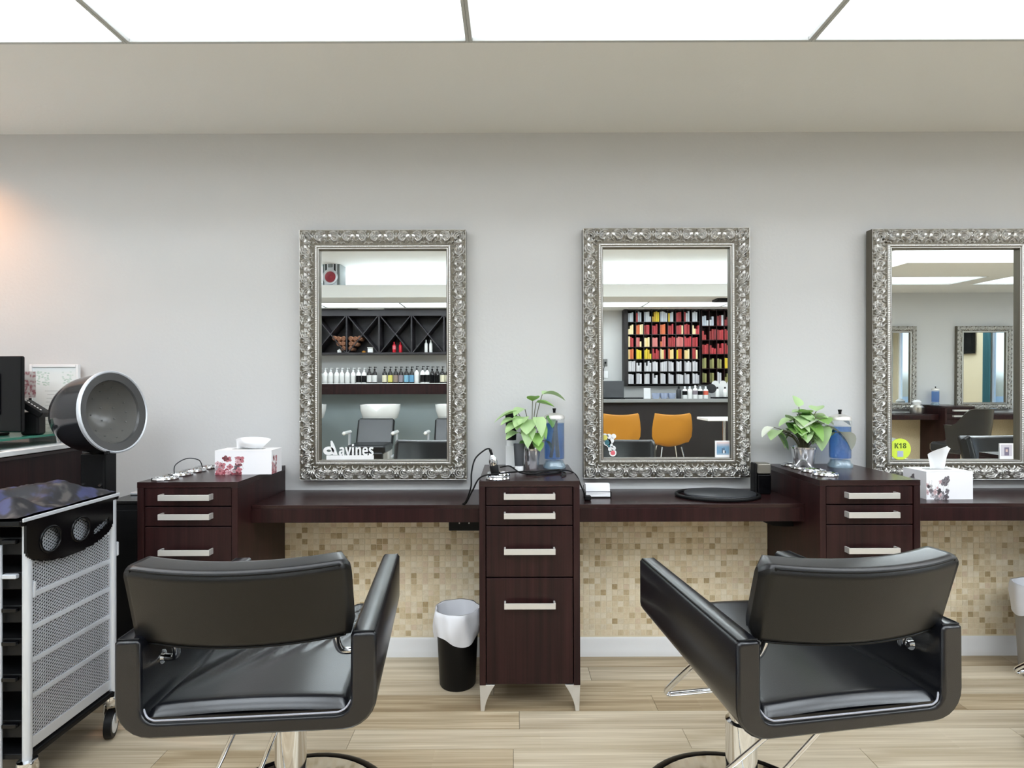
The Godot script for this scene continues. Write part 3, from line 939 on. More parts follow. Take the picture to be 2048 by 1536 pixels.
func jar(at: Vector3, w: float, h: float, level: float, label: String, tools: bool) -> void:
	var t := thing("disinfectant_jar", label, "jar", at, 0, "tall glass jars of blue disinfectant")
	var r := w * 0.5
	var g := MB.new()
	g.lathe([Vector2(r * 1.12, 0.0), Vector2(r * 1.12, 0.012), Vector2(r * 0.98, 0.022), Vector2(r * 0.92, 0.034), Vector2(r, 0.046), Vector2(r, h - 0.025), Vector2(r * 0.97, h - 0.02)], 32)
	obj("glass", g, M.jar_glass, t)
	var l := MB.new()
	l.lathe([Vector2(0.0, 0.042), Vector2(r * 0.93, 0.042), Vector2(r * 0.95, 0.05), Vector2(r * 0.95, level), Vector2(0.0, level)], 32)
	obj("liquid", l, M.blue, t)
	var ft := MB.new()
	ft.lathe([Vector2(r * 1.08, 0.001), Vector2(r * 1.06, 0.012), Vector2(r * 0.9, 0.022), Vector2(r * 0.84, 0.034), Vector2(0, 0.036)], 32)
	obj("foot", ft, M.foot_blue, t)
	var c := MB.new()
	c.lathe([Vector2(r * 1.02, h - 0.022), Vector2(r * 1.02, h - 0.014), Vector2(r * 0.9, h - 0.004), Vector2(r * 0.3, h + 0.006), Vector2(0.0, h + 0.006)], 32)
	obj("lid", c, M.steel, t)
	var k := MB.new()
	k.lathe([Vector2(0.006, h + 0.004), Vector2(0.006, h + 0.014), Vector2(0.009, h + 0.026), Vector2(0.0, h + 0.027)], 14)
	obj("knob", k, M.black, t)
	if tools:
		for q in [[-0.014, 0.010, 0.016, 0.0], [0.012, -0.006, -0.010, 0.008]]:
			var b := MB.new()
			b.xf = Transform3D(Basis(Vector3(0, 0, 1), -0.13 if q[0] < 0 else 0.06), Vector3(q[0], 0.048, q[1]))
			b.box(Vector3(0, 0.085, 0), Vector3(0.013, 0.17, 0.004), 0.001)
			obj("comb", b, M.black, t)

func leaf_mesh(l: float, w: float, droop: float) -> ArrayMesh:
	var b := MB.new()
	var rows := []
	for i in 9:
		var u := i / 8.0
		var half := w * 0.5 * pow(sin(PI * pow(u, 0.62) * 0.995 + 0.003), 0.75)
		var row := PackedVector3Array()
		for j in 5:
			var v := j / 4.0 * 2.0 - 1.0
			row.append(Vector3(v * half, -droop * u * u * l + absf(v) * half * 0.35, -u * l))
		rows.append(row)
	b.grid(rows, false, false, true)
	return b.mesh()

func plant(at: Vector3, pot_r: float, pot_h: float, leaves: Array, label: String, pot_label: String) -> void:
	var t := thing("potted_plant", label, "plant", at, 0, "leafy plants in silver pots")
	var p := MB.new()
	p.lathe([Vector2(0.0, 0.0), Vector2(pot_r * 0.74, 0.0), Vector2(pot_r * 0.78, 0.004), Vector2(pot_r * 0.98, pot_h - 0.01), Vector2(pot_r * 1.05, pot_h - 0.008), Vector2(pot_r * 1.06, pot_h), Vector2(pot_r * 0.97, pot_h), Vector2(pot_r * 0.93, pot_h - 0.016)], 32)
	var po := obj("pot", p, M.pot, t)
	po.set_meta("label", pot_label)
	var so := MB.new()
	so.lathe([Vector2(pot_r * 0.93, pot_h - 0.016), Vector2(0.0, pot_h - 0.010)], 20)
	obj("soil", so, M.soil, po)
	var shapes := [leaf_mesh(1.0, 0.92, 0.25), leaf_mesh(1.0, 0.80, 0.55), leaf_mesh(1.0, 1.0, 0.10)]
	var mats := [M.leaf_pale, M.leaf, M.leaf_dark, M.leaf_white]
	var i := 0
	for q in leaves: # tip of stem x, y, z; length; heading; pitch; tone
		var tip := Vector3(q[0], q[1], q[2])
		var root := Vector3(q[0] * 0.10, pot_h - 0.012, q[2] * 0.10)
		var st := MB.new()
		st.tube(smooth_path([root, root.lerp(tip, 0.5) + Vector3(-q[0] * 0.12, 0.02, -q[2] * 0.12), tip], 5), 0.0018, 5)
		obj("stem", st, M.stem, t)
		var lf := obj("leaf", shapes[i % 3], mats[q[6]], t)
		lf.position = tip
		lf.basis = (Basis(Vector3.UP, deg_to_rad(q[4])) * Basis(Vector3.RIGHT, deg_to_rad(q[5]))).scaled(Vector3.ONE * q[3])
		i += 1

func squeeze_tube(at: Vector3, h: float, w: float, body: Material, cap: Material, label: String) -> void:
	var t := thing("squeeze_tube", label, "tube", at)
	var b := MB.new()
	var rows := []
	for i in 8:
		var u := i / 7.0
		var row := PackedVector3Array()
		for j in 16:
			var a := TAU * j / 16
			row.append(Vector3(cos(a) * w * lerpf(0.40, 0.5, u), h * 0.17 + u * h * 0.83, sin(a) * lerpf(w * 0.36, 0.002, pow(u, 1.2))))
		rows.append(row)
	b.grid(rows, false, true)
	obj("body", b, body, t)
	obj("crimp", bx(Vector3(0, h - 0.004, 0), Vector3(w * 1.0, 0.010, 0.004), 0.001), body, t)
	var c := MB.new()
	c.lathe([Vector2(0, 0), Vector2(w * 0.38, 0.0), Vector2(w * 0.40, 0.003), Vector2(w * 0.40, h * 0.17), Vector2(0, h * 0.172)], 20)
	obj("cap", c, cap, t)

func pump_bottle(at: Vector3, h: float, r: float, body: Material, pump: Material, label_mat: Material, label: String, group: String, called := "pump_bottle") -> void:
	var t := thing(called, label, "bottle", at, 0, group)
	var b := MB.new()
	b.lathe([Vector2(0, 0), Vector2(r * 0.95, 0.0), Vector2(r, 0.004), Vector2(r, h * 0.58), Vector2(r * 0.8, h * 0.67), Vector2(r * 0.36, h * 0.75), Vector2(r * 0.34, h * 0.80), Vector2(0, h * 0.80)], 16)
	obj("body", b, body, t)
	if label_mat:
		var l := MB.new()
		l.lathe([Vector2(r * 1.004, h * 0.08), Vector2(r * 1.008, h * 0.08), Vector2(r * 1.008, h * 0.50), Vector2(r * 1.004, h * 0.50)], 16)
		obj("label", l, label_mat, t)
	var p := MB.new()
	p.lathe([Vector2(r * 0.40, h * 0.79), Vector2(r * 0.40, h * 0.86), Vector2(r * 0.12, h * 0.87), Vector2(r * 0.12, h * 0.95), Vector2(r * 0.30, h * 0.96), Vector2(r * 0.30, h), Vector2(0, h)], 12)
	p.box(Vector3(r * 0.45, h * 0.975, 0), Vector3(r * 0.9, h * 0.035, r * 0.34), 0.001)
	obj("pump", p, pump, t)

func plain_bottle(at: Vector3, h: float, r: float, body: Material, cap: Material, label_mat: Material, label: String, group: String, called := "bottle") -> void:
	var t := thing(called, label, "bottle", at, 0, group)
	var b := MB.new()
	b.lathe([Vector2(0, 0), Vector2(r * 0.95, 0), Vector2(r, 0.004), Vector2(r, h * 0.66), Vector2(r * 0.75, h * 0.75), Vector2(r * 0.38, h * 0.80), Vector2(r * 0.36, h * 0.84), Vector2(0, h * 0.84)], 16)
	obj("body", b, body, t)
	if label_mat:
		var l := MB.new()
		l.lathe([Vector2(r * 1.004, h * 0.30), Vector2(r * 1.01, h * 0.30), Vector2(r * 1.01, h * 0.62), Vector2(r * 1.004, h * 0.62)], 16)
		obj("label", l, label_mat, t)
	var c := MB.new()
	c.lathe([Vector2(r * 0.42, h * 0.83), Vector2(r * 0.40, h * 0.97), Vector2(r * 0.30, h), Vector2(0, h)], 12)
	obj("cap", c, cap, t)

func waste_bin(at: Vector3, r: float, h: float, body: Material, label: String) -> void:
	var t := thing("waste_bin", label, "bin", at)
	var b := MB.new()
	b.lathe([Vector2(0, 0), Vector2(r * 0.80, 0.0), Vector2(r * 0.84, 0.006), Vector2(r, h), Vector2(r * 0.97, h), Vector2(r * 0.80, 0.01), Vector2(0, 0.01)], 36)
	obj("body", b, body, t)
	# liner: folds over the rim and hangs inside
	var rows := []
	rng.seed = 3
	for i in 12:
		var row := PackedVector3Array()
		for j in 56:
			var a := TAU * j / 56
			var rip := sin(a * 9.0 + i * 0.5) * 0.003 + sin(a * 5.0 - i * 0.8) * 0.003
			var rr: float; var y: float
			if i < 6:
				var u := i / 5.0 # inside wall, rising
				rr = r * lerpf(0.80, 0.965, u) - 0.002 + rip * 0.5; y = lerpf(0.10, h + 0.010, u)
			else:
				var u := (i - 6) / 5.0 # outside, hanging to a wavy hem
				rr = r * (1.035 + 0.06 * sin(PI * u)) + rip + 0.002; y = lerpf(h + 0.012, h - 0.105 + 0.018 * sin(a * 3.0 + 1.0), u)
			row.append(Vector3(rr * cos(a), y, rr * sin(a)))
		rows.append(row)
	var l := MB.new()
	l.grid(rows, false, true, true)
	obj("liner", l, M.liner, t)

func word(text: String, size: float, depth: float) -> TextMesh:
	var f := SystemFont.new()
	f.font_names = PackedStringArray(["Droid Sans"]); f.font_weight = 700
	var m := TextMesh.new()
	m.text = text; m.font = f; m.font_size = 64; m.pixel_size = size / 64.0; m.depth = depth; m.curve_step = 1.0
	return m

# ---------------------------------------------------------------- left end: dryer, trolley, reception desk
func hood_dryer() -> void:
	var c := Vector3(-1.612, 1.180, 0.40) # middle of the rim
	var t := thing("hood_dryer", "smoky grey hood hair dryer on a black column beside the desk", "hair dryer", Vector3(-1.73, 0, 0.33))
	var axis := Vector3(0.985, 0.11, 0.13).normalized()
	var side := axis.cross(Vector3.UP).normalized()
	var b := Basis(side, axis, side.cross(axis))
	var xf := Transform3D(b, c - t.position)
	var sh := MB.new(); sh.xf = xf
	var prof := []
	for k in 15:
		var a := PI * 0.5 * k / 14.0
		prof.append(Vector2(0.156 * sin(a) if k > 0 else 0.0, -0.08 - 0.155 * cos(a)))
	prof.append(Vector2(0.160, -0.04)); prof.append(Vector2(0.163, 0.0))
	sh.lathe(prof, 48)
	obj("shell", sh, M.smoke, t)
	var rim := MB.new(); rim.xf = xf
	rim.lathe([Vector2(0.157, -0.004), Vector2(0.163, -0.012), Vector2(0.168, -0.006), Vector2(0.168, 0.004), Vector2(0.163, 0.007), Vector2(0.159, 0.004), Vector2(0.157, -0.004)], 56)
	obj("rim", rim, M.silver, t)
	var lip := MB.new(); lip.xf = xf
	lip.lathe([Vector2(0.160, 0.003), Vector2(0.130, -0.002), Vector2(0.126, -0.010)], 56)
	obj("lip", lip, M.hood_lip, t)
	var bowl := MB.new(); bowl.xf = xf
	var pr := []
	for k in 13:
		var a := PI * 0.5 * k / 12.0
		pr.append(Vector2(0.127 * cos(a), -0.010 - 0.15 * sin(a)))
	bowl.lathe(pr, 48)
	obj("inner_bowl", bowl, M.hood_inside, t)
	# air nozzles: small domes on the bowl
	var dots := MB.new()
	for ring in 4:
		var el: float = [0.32, 0.62, 0.92, 1.22][ring]
		var cnt: int = [18, 14, 9, 5][ring]
		for k in cnt:
			var a := TAU * (k + 0.5 * (ring % 2)) / cnt
			var p := Vector3(0.127 * cos(el) * cos(a), -0.010 - 0.15 * sin(el), 0.127 * cos(el) * sin(a))
			var nn := -Vector3(p.x, (p.y + 0.01), p.z).normalized()
			var s := nn.cross(Vector3(0.3, 0.9, 0.2)).normalized()
			dots.xf = xf * Transform3D(Basis(s, nn, s.cross(nn)), p)
			dots.lathe([Vector2(0.0042, -0.001), Vector2(0.0036, 0.002), Vector2(0.0, 0.003)], 8)
	obj("air_nozzles", dots, M.hood_nozzle, t)
	var lt := MB.new(); lt.xf = xf
	lt.box(Vector3(0.06, 0.004, -0.160), Vector3(0.012, 0.018, 0.014), 0.002)
	obj("visor_catch", lt, M.black, t)
	# column and base
	var col := MB.new()
	col.box(Vector3(0.0, 0.30, 0.0), Vector3(0.115, 0.60, 0.09), 0.012)
	col.box(Vector3(0.002, 0.80, 0.0), Vector3(0.105, 0.42, 0.08), 0.010)
	obj("column", col, M.black, t)
	obj("column_joint", bx(Vector3(0.0, 0.868, 0.043), Vector3(0.10, 0.004, 0.004), 0.001), M.black_gloss, t)
	for s in [-1, 1]:
		var sc := MB.new(); sc.cyl(Vector3(s * 0.038, 0.878, 0.036), Vector3(s * 0.038, 0.878, 0.046), 0.006, 12)
		obj("screw", sc, M.chrome, t)
	var arm := MB.new()
	arm.tube(smooth_path([Vector3(0, 0.98, 0), Vector3(0.01, 1.03, 0.01), Vector3(-0.02, 1.06, 0.03)], 4), 0.035, 12)
	obj("neck", arm, M.black, t)
	obj("base", bx(Vector3(0, 0.012, 0), Vector3(0.15, 0.024, 0.26), 0.006), M.black, t)

func trolley() -> void:
	var x := -1.477; var z0 := 0.605; var z1 := 0.972; var xl := -1.80
	var t := thing("salon_trolley", "silver framed salon trolley with mesh side and black trays", "trolley", Vector3((x + xl) * 0.5, 0, (z0 + z1) * 0.5))
	var o := t.position
	var L := func(a: float, b: float, c: float) -> Vector3: return Vector3(a, b, c) - o
	for q in [[x, z1, 0.0125], [x, z0, 0.0125], [xl, z1, 0.0125], [xl, z0, 0.0125]]:
		var p := MB.new(); p.cyl(L.call(q[0], 0.15, q[1]), L.call(q[0], 0.865, q[1]), q[2], 20)
		obj("post", p, M.silver, t)
	var ex := MB.new(); ex.cyl(L.call(-1.556, 0.10, 0.978), L.call(-1.556, 0.80, 0.978), 0.007, 14)
	obj("front_post", ex, M.silver, t)
	for q in [[x, z1, 0.64, 0.016], [x, z0, 0.66, 0.012]]:
		obj("post_clip", bx(L.call(q[0] + 0.008, q[2] + 0.02, q[1] - 0.014), Vector3(0.010, 0.052, 0.010), 0.003), M.silver, t)
	# side frame: rails and expanded metal between
	var levels := [0.189, 0.330, 0.439, 0.5397, 0.6416, 0.747, 0.852]
	for i in levels.size():
		var hh := 0.036 if i == 0 else 0.016
		obj("rail", bx(L.call(x - 0.003, levels[i], (z0 + z1) * 0.5), Vector3(0.006, hh, z1 - z0 - 0.024), 0.0015), M.silver, t)
	for i in levels.size() - 1:
		var ya: float = levels[i] + 0.006; var yb: float = levels[i + 1] - 0.006
		var b := MB.new()
		var pz := 0.0165; var slope := 0.0108 / 0.0165
		var za := z0 + 0.013; var zb := z1 - 0.013
		for dirn in [-1.0, 1.0]:
			var k := 0
			var c := -(zb - za) * slope
			while c < (yb - ya) + (zb - za) * slope:
				# y - ya = c + slope * (z - za) going one way, or from zb going the other
				var s0 := maxf(0.0, -c / slope); var s1 := minf(zb - za, (yb - ya - c) / slope)
				if s1 > s0 + 0.001:
					var p0 := Vector3(x - 0.004, ya + c + slope * s0, za + s0 if dirn > 0 else zb - s0)
					var p1 := Vector3(x - 0.004, ya + c + slope * s1, za + s1 if dirn > 0 else zb - s1)
					var mid := (p0 + p1) * 0.5
					var d := (p1 - p0)
					b.xf = Transform3D(Basis(Vector3(1, 0, 0), Vector3(1, 0, 0).cross(d.normalized()).normalized() * -1.0, d.normalized()), mid - o)
					b.box(Vector3.ZERO, Vector3(0.0016, 0.0033, d.length()))
				c += 0.0108
		obj("mesh_panel", b, M.silver, t)
	# drawers behind the mesh, one per level, with pale grips at the front
	for i in 6:
		var y: float = levels[i] + 0.02
		var dr := obj("drawer", span(xl + 0.016 - o.x, x - 0.016 - o.x, y, y + 0.055, z0 + 0.012 - o.z, z1 - 0.006 - o.z, 0.004), M.black, t)
		obj("grip", bx(L.call(x - 0.050, y + 0.044, z1 + 0.002), Vector3(0.045, 0.014, 0.016), 0.003), M.silver if i == 4 else M.black_gloss, dr)
	obj("base_tray", span(xl - 0.012 - o.x, x + 0.012 - o.x, 0.145, 0.165, z0 - o.z, z1 - o.z, 0.005), M.black, t)
	obj("top_tray", span(xl - 0.02 - o.x, x + 0.014 - o.x, 0.862, 0.884, z0 - 0.02 - o.z, z1 + 0.04 - o.z, 0.006), M.black_gloss, t)
	obj("tray_edge", bx(L.call(x + 0.016, 0.882, (z0 + z1) * 0.5 + 0.01), Vector3(0.006, 0.012, z1 - z0 + 0.05), 0.002), M.silver, t)
	# tool holder hooked on the side: a black plate with two holes and a curved lower edge
	var hold := MB.new()
	var poly := PackedVector2Array()
	var zc := (z0 + z1) * 0.5 + 0.02
	var hw := 0.185
	poly.append(Vector2(-hw, 0.875)); poly.append(Vector2(-hw, 0.80))
	for k in 13:
		var a := PI * (1.0 + k / 12.0)
		poly.append(Vector2(hw * cos(a), 0.785 + 0.060 * sin(a)))
	poly.append(Vector2(hw, 0.80)); poly.append(Vector2(hw, 0.875))
	# plate made of strips round the holes
	var strips := MB.new()
	strips.xf = Transform3D(Basis(Vector3(0, 0, -1), Vector3.UP, Vector3(1, 0, 0)), Vector3(x + 0.012 - o.x, 0, zc - o.z))
	var holes := [[-0.095, 0.800, 0.040], [0.030, 0.800, 0.040]]
	var cols := 74; var rws := 30
	for i in cols:
		for j in rws:
			var u0 := lerpf(-hw, hw, float(i) / cols); var u1 := lerpf(-hw, hw, float(i + 1) / cols)
			var v0 := lerpf(0.725, 0.875, float(j) / rws); var v1 := lerpf(0.725, 0.875, float(j + 1) / rws)
			var m := Vector2((u0 + u1) * 0.5, (v0 + v1) * 0.5)
			var keep := Geometry2D.is_point_in_polygon(m, poly)
			for h in holes:
				if m.distance_to(Vector2(h[0], h[1])) < h[2]: keep = false
			if m.x > 0.09 and m.x < 0.165 and absf(m.y - 0.785 - (m.x - 0.13) * 0.35) < 0.012: keep = false
			if keep: strips.box(Vector3(m.x, m.y, 0), Vector3(u1 - u0, v1 - v0, 0.008))
	var plate := obj("tool_holder", strips, M.black_gloss, t)
	for h in holes:
		var rg := MB.new()
		rg.xf = strips.xf
		rg.tube(arc(Vector3(h[0], h[1], 0.004), Vector3(h[2], 0, 0), Vector3(0, h[2], 0), 0, TAU * 31 / 32.0, 31), 0.0045, 8, true)
		obj("hole_rim", rg, M.black_gloss, plate)
	for q in [[x, z1], [x, z0], [xl, z1], [xl, z0]]:
		var cs := MB.new()
		cs.xf = Transform3D(Basis(Vector3.UP, 0.35), L.call(q[0], 0, q[1]))
		cs.lathe([Vector2(0.0, 0.115), Vector2(0.027, 0.115), Vector2(0.030, 0.125), Vector2(0.026, 0.148), Vector2(0.0, 0.152)], 20)
		for s in [-1, 1]: cs.box(Vector3(s * 0.019, 0.088, 0.012), Vector3(0.005, 0.075, 0.030), 0.002)
		var fork := obj("caster_fork", cs, M.chrome, t)
		var wh := MB.new(); wh.xf = cs.xf
		wh.cyl(Vector3(-0.012, 0.050, 0.016), Vector3(0.012, 0.050, 0.016), 0.049, 28)
		obj("wheel", wh, M.black, fork)
		var hub := MB.new(); hub.xf = cs.xf
		hub.cyl(Vector3(-0.0135, 0.050, 0.016), Vector3(0.0135, 0.050, 0.016), 0.034, 24)
		obj("hub", hub, M.white, fork)

func cape() -> void:
	var b := MB.new()
	var rows := []
	var f := FastNoiseLite.new(); f.seed = 8; f.frequency = 5.0; f.fractal_octaves = 3
	for i in 41:
		var row := PackedVector3Array()
		for j in 41:
			var x := lerpf(-1.87, -1.475, i / 40.0); var z := lerpf(0.585, 1.02, j / 40.0)
			var e := minf(minf(i, 40 - i), minf(j, 40 - j)) / 40.0
			var q := x * 0.75 + z * 0.65 + 0.06 * f.get_noise_2d(x * 0.5, z * 0.5)
			var h := 0.889 + clampf(e * 7.0, 0.06, 1.0) * (0.024 + 0.026 * pow(absf(sin(q * 17.0)), 1.5) + 0.008 * sin(q * 43.0 + x * 9.0) + 0.026 * f.get_noise_2d(x * 0.7, z * 0.9))
			row.append(Vector3(x + 0.01 * f.get_noise_2d(z, 3.0), maxf(h, 0.887), z + 0.015 * f.get_noise_2d(x, 9.0)))
		rows.append(row)
	b.grid(rows, false, false, true)
	var im := Image.create(128, 128, false, Image.FORMAT_RGB8)
	var nz := noise_img(128, 128, 0.035, 61, 4)
	for y in 128:
		for x in 128:
			var k := nz.get_pixel(x, y).r
			im.set_pixel(x, y, rgb(26, 26, 31).lerp(rgb(52, 55, 90), clampf((k - 0.52) * 6.0, 0, 1)).lerp(rgb(74, 70, 68), clampf((0.38 - k) * 7.0, 0, 1)))
	var m := mat(Color.WHITE, 0.62); m.albedo_texture = tex(im)
	one("salon_cape", b, m, "crumpled dark blue and grey salon cape on the trolley top", "cape")

func reception() -> void:
	var X := -2.03
	var t := thing("reception_desk", "dark wooden reception desk with white top at the left edge", "desk", Vector3(-2.45, 0, 0.45))
	var o := t.position
	obj("panel", span(XL + 0.35 - o.x, X - o.x, 0.02, 0.985, 0.02 - o.z, 0.88 - o.z, 0.002), M.wood, t)
	obj("edge_band", span(XL + 0.35 - o.x, X + 0.012 - o.x, 0.985, 1.000, 0.02 - o.z, 0.90 - o.z, 0.002), M.wood_top, t)
	obj("top", span(XL + 0.35 - o.x, X + 0.016 - o.x, 1.003, 1.024, 0.02 - o.z, 0.905 - o.z, 0.003), M.white, t)
	obj("plinth", span(XL + 0.35 - o.x, X - 0.02 - o.x, 0.0, 0.02, 0.02 - o.z, 0.86 - o.z), M.black, t)
	var g := thing("glass_shelf", "clear glass shelf with green edge on the reception desk", "shelf", Vector3(-2.40, 1.024, 0.28))
	obj("sheet", bx(Vector3(0, 0.042, 0), Vector3(0.66, 0.010, 0.50), 0.001), M.glass_edge, g)
	for s in [[-0.3, -0.2], [-0.3, 0.2], [0.3, -0.2], [0.3, 0.2]]:
		var l := MB.new(); l.cyl(Vector3(s[0], 0, s[1]), Vector3(s[0], 0.037, s[1]), 0.010, 14)
		obj("foot", l, M.chrome, g)
	var y := 1.0715
	var mo := thing("computer_monitor", "black computer monitor standing on the reception desk", "monitor", Vector3(-2.330, y, 0.27), -0.06)
	obj("casing", bx(Vector3(0, 0.18, 0), Vector3(0.50, 0.325, 0.022), 0.006), M.black_gloss, mo)
	obj("back_bulge", bx(Vector3(0, 0.18, 0.018), Vector3(0.30, 0.18, 0.02), 0.006), M.black, mo)
	obj("stand", bx(Vector3(0, 0.05, 0.0), Vector3(0.05, 0.09, 0.016), 0.003), M.black, mo)
	obj("base", bx(Vector3(0, 0.006, 0.0), Vector3(0.22, 0.012, 0.16), 0.003), M.black, mo)
	# framed notice with green leaves printed in its corners
	var im := Image.create(128, 176, false, Image.FORMAT_RGB8); im.fill(rgb(236, 240, 238))
	rng.seed = 12
	for k in 60:
		var corner := rng.randi() % 2
		var c := Vector2(10 + rng.randf() * 34 if corner == 0 else 84 + rng.randf() * 34, 8 + rng.randf() * 34)
		var col := rgb(186, 206, 194).lerp(rgb(216, 228, 220), rng.randf())
		for yy in 7:
			for xx in 7:
				var d := Vector2(xx - 3, (yy - 3) * 1.8)
				if d.length() < 3.2: im.set_pixel(clampi(int(c.x) + xx, 0, 127), clampi(int(c.y) + yy, 0, 175), col)
	for k in 11:
		im.fill_rect(Rect2i(36 + (k * 7) % 9, 58 + k * 9, 60 - (k * 11) % 17, 1), rgb(178, 184, 182))
	var pm := mat(Color.WHITE, 0.6); pm.albedo_texture = tex(im)
	var n := thing("framed_notice", "white framed notice with green leaf print leaning on the wall", "notice", Vector3(-2.152, 1.024, 0.03))
	var fr := MB.new()
	for s in [-1, 1]:
		fr.box(Vector3(s * 0.109, 0.182, 0), Vector3(0.014, 0.364, 0.016), 0.002); fr.box(Vector3(0, 0.182 + s * 0.175, 0), Vector3(0.204, 0.014, 0.016), 0.002)
	obj("frame", fr, M.white, n)
	var pg := MB.new(); pg.quad(Vector3(-0.103, 0.012, 0.003), Vector3(0.103, 0.012, 0.003), Vector3(0.103, 0.352, 0.003), Vector3(-0.103, 0.352, 0.003))
	obj("print", pg, pm, n)
	var im2 := Image.create(48, 96, false, Image.FORMAT_RGB8)
	var nz := noise_img(48, 96, 0.05, 71, 3)
	for yy in 96:
		for xx in 48: im2.set_pixel(xx, yy, rgb(198, 192, 188).lerp(rgb(150, 96, 100), clampf((nz.get_pixel(xx, yy).r - 0.5) * 3.0 + yy / 160.0 - 0.1, 0, 1)))
	var cm := mat(Color.WHITE, 0.5); cm.albedo_texture = tex(im2)
	var cd := thing("picture_card", "small pink and grey picture card behind the monitor", "card", Vector3(-2.187, y, 0.13), 0.1)
	obj("stand", bx(Vector3(0, 0.080, -0.004), Vector3(0.012, 0.16, 0.004), 0.001), M.black, cd)
	var cq := MB.new(); cq.box(Vector3(0, 0.222, 0), Vector3(0.052, 0.118, 0.004), 0.0005)
	for i in cq.v.size(): cq.uv[i] = Vector2(cq.v[i].x / 0.052 + 0.5, 0.5 - (cq.v[i].y - 0.222) / 0.118)
	obj("card", cq, cm, cd)
	var rd := thing("card_reader", "black card reader tilted in its dock beside the monitor", "card reader", Vector3(-2.105, y, 0.20), 0.2)
	var body := MB.new(); body.xf = Transform3D(Basis(Vector3(0, 0, 1), -0.62), Vector3(0.0, 0.115, 0))
	body.box(Vector3(0, 0, 0), Vector3(0.105, 0.030, 0.07), 0.006)
	obj("handset", body, M.black, rd)
	obj("dock", bx(Vector3(-0.005, 0.05, 0), Vector3(0.07, 0.10, 0.06), 0.008), M.black, rd)
	var keys := MB.new(); keys.xf = body.xf
	for i in 6: keys.box(Vector3(-0.04 + 0.014 * i, 0.0165, 0.02), Vector3(0.008, 0.003, 0.006), 0.001)
	obj("keys", keys, M.white, rd)
	for k in 2:
		plain_bottle(Vector3(-2.085 + 0.052 * k, y, 0.10), 0.165, 0.019, M.white_gloss, M.black, null, ["small bottle with black cap nearest the picture card", "small bottle with black cap behind the hair dryer hood"][k], "small black capped bottles on the desk")
	# papers and a black cloth on the desk top
	one("paper_sheet", span(-0.10, 0.10, 0, 0.0015, -0.14, 0.14), M.paper, "white paper sheet lying near the desk corner", "paper", Vector3(-2.15, 1.0245, 0.70), 0.1)
	var cl := MB.new()
	var rows := []
	for i in 13:
		var row := PackedVector3Array()
		for j in 13:
			var u := i / 12.0 * 2 - 1; var v := j / 12.0 * 2 - 1
			row.append(Vector3(u * 0.055, 0.001 + 0.028 * maxf(0, 1 - u * u) * maxf(0, 1 - v * v) * (0.7 + 0.4 * sin(u * 6 + v * 4)), v * 0.085))
		rows.append(row)
	cl.grid(rows, false, false, true)
	one("folded_cloth", cl, M.black_matt, "small black cloth crumpled on the white desk top", "cloth", Vector3(-2.078, 1.024, 0.52), 0.2)
	# black cupboard between the dryer column and the first drawer cabinet
	var sc := thing("side_cupboard", "low black cupboard squeezed between dryer column and cabinet", "cupboard", Vector3(-1.565, 0, 0.21))
	obj("body", bx(Vector3(0, 0.405, 0), Vector3(0.165, 0.80, 0.36), 0.003), M.black, sc)
	obj("door", bx(Vector3(0, 0.40, 0.184), Vector3(0.155, 0.76, 0.012), 0.002), M.black, sc)
	obj("top", bx(Vector3(0, 0.811, 0), Vector3(0.170, 0.012, 0.37), 0.002), M.black_gloss, sc)
	var tr := thing("tool_tray", "small silver tray of tools on the black cupboard", "tray", Vector3(-1.565, 0.817, 0.16))
	obj("dish", bx(Vector3(0, 0.006, 0), Vector3(0.15, 0.012, 0.22), 0.004), M.silver, tr)
	obj("wall_plate", bx(Vector3(0, 0.024, -0.10), Vector3(0.15, 0.030, 0.008), 0.002), M.silver, tr)
	obj("block", bx(Vector3(0.0, 0.024, 0.0), Vector3(0.045, 0.024, 0.05), 0.003), M.black, tr)

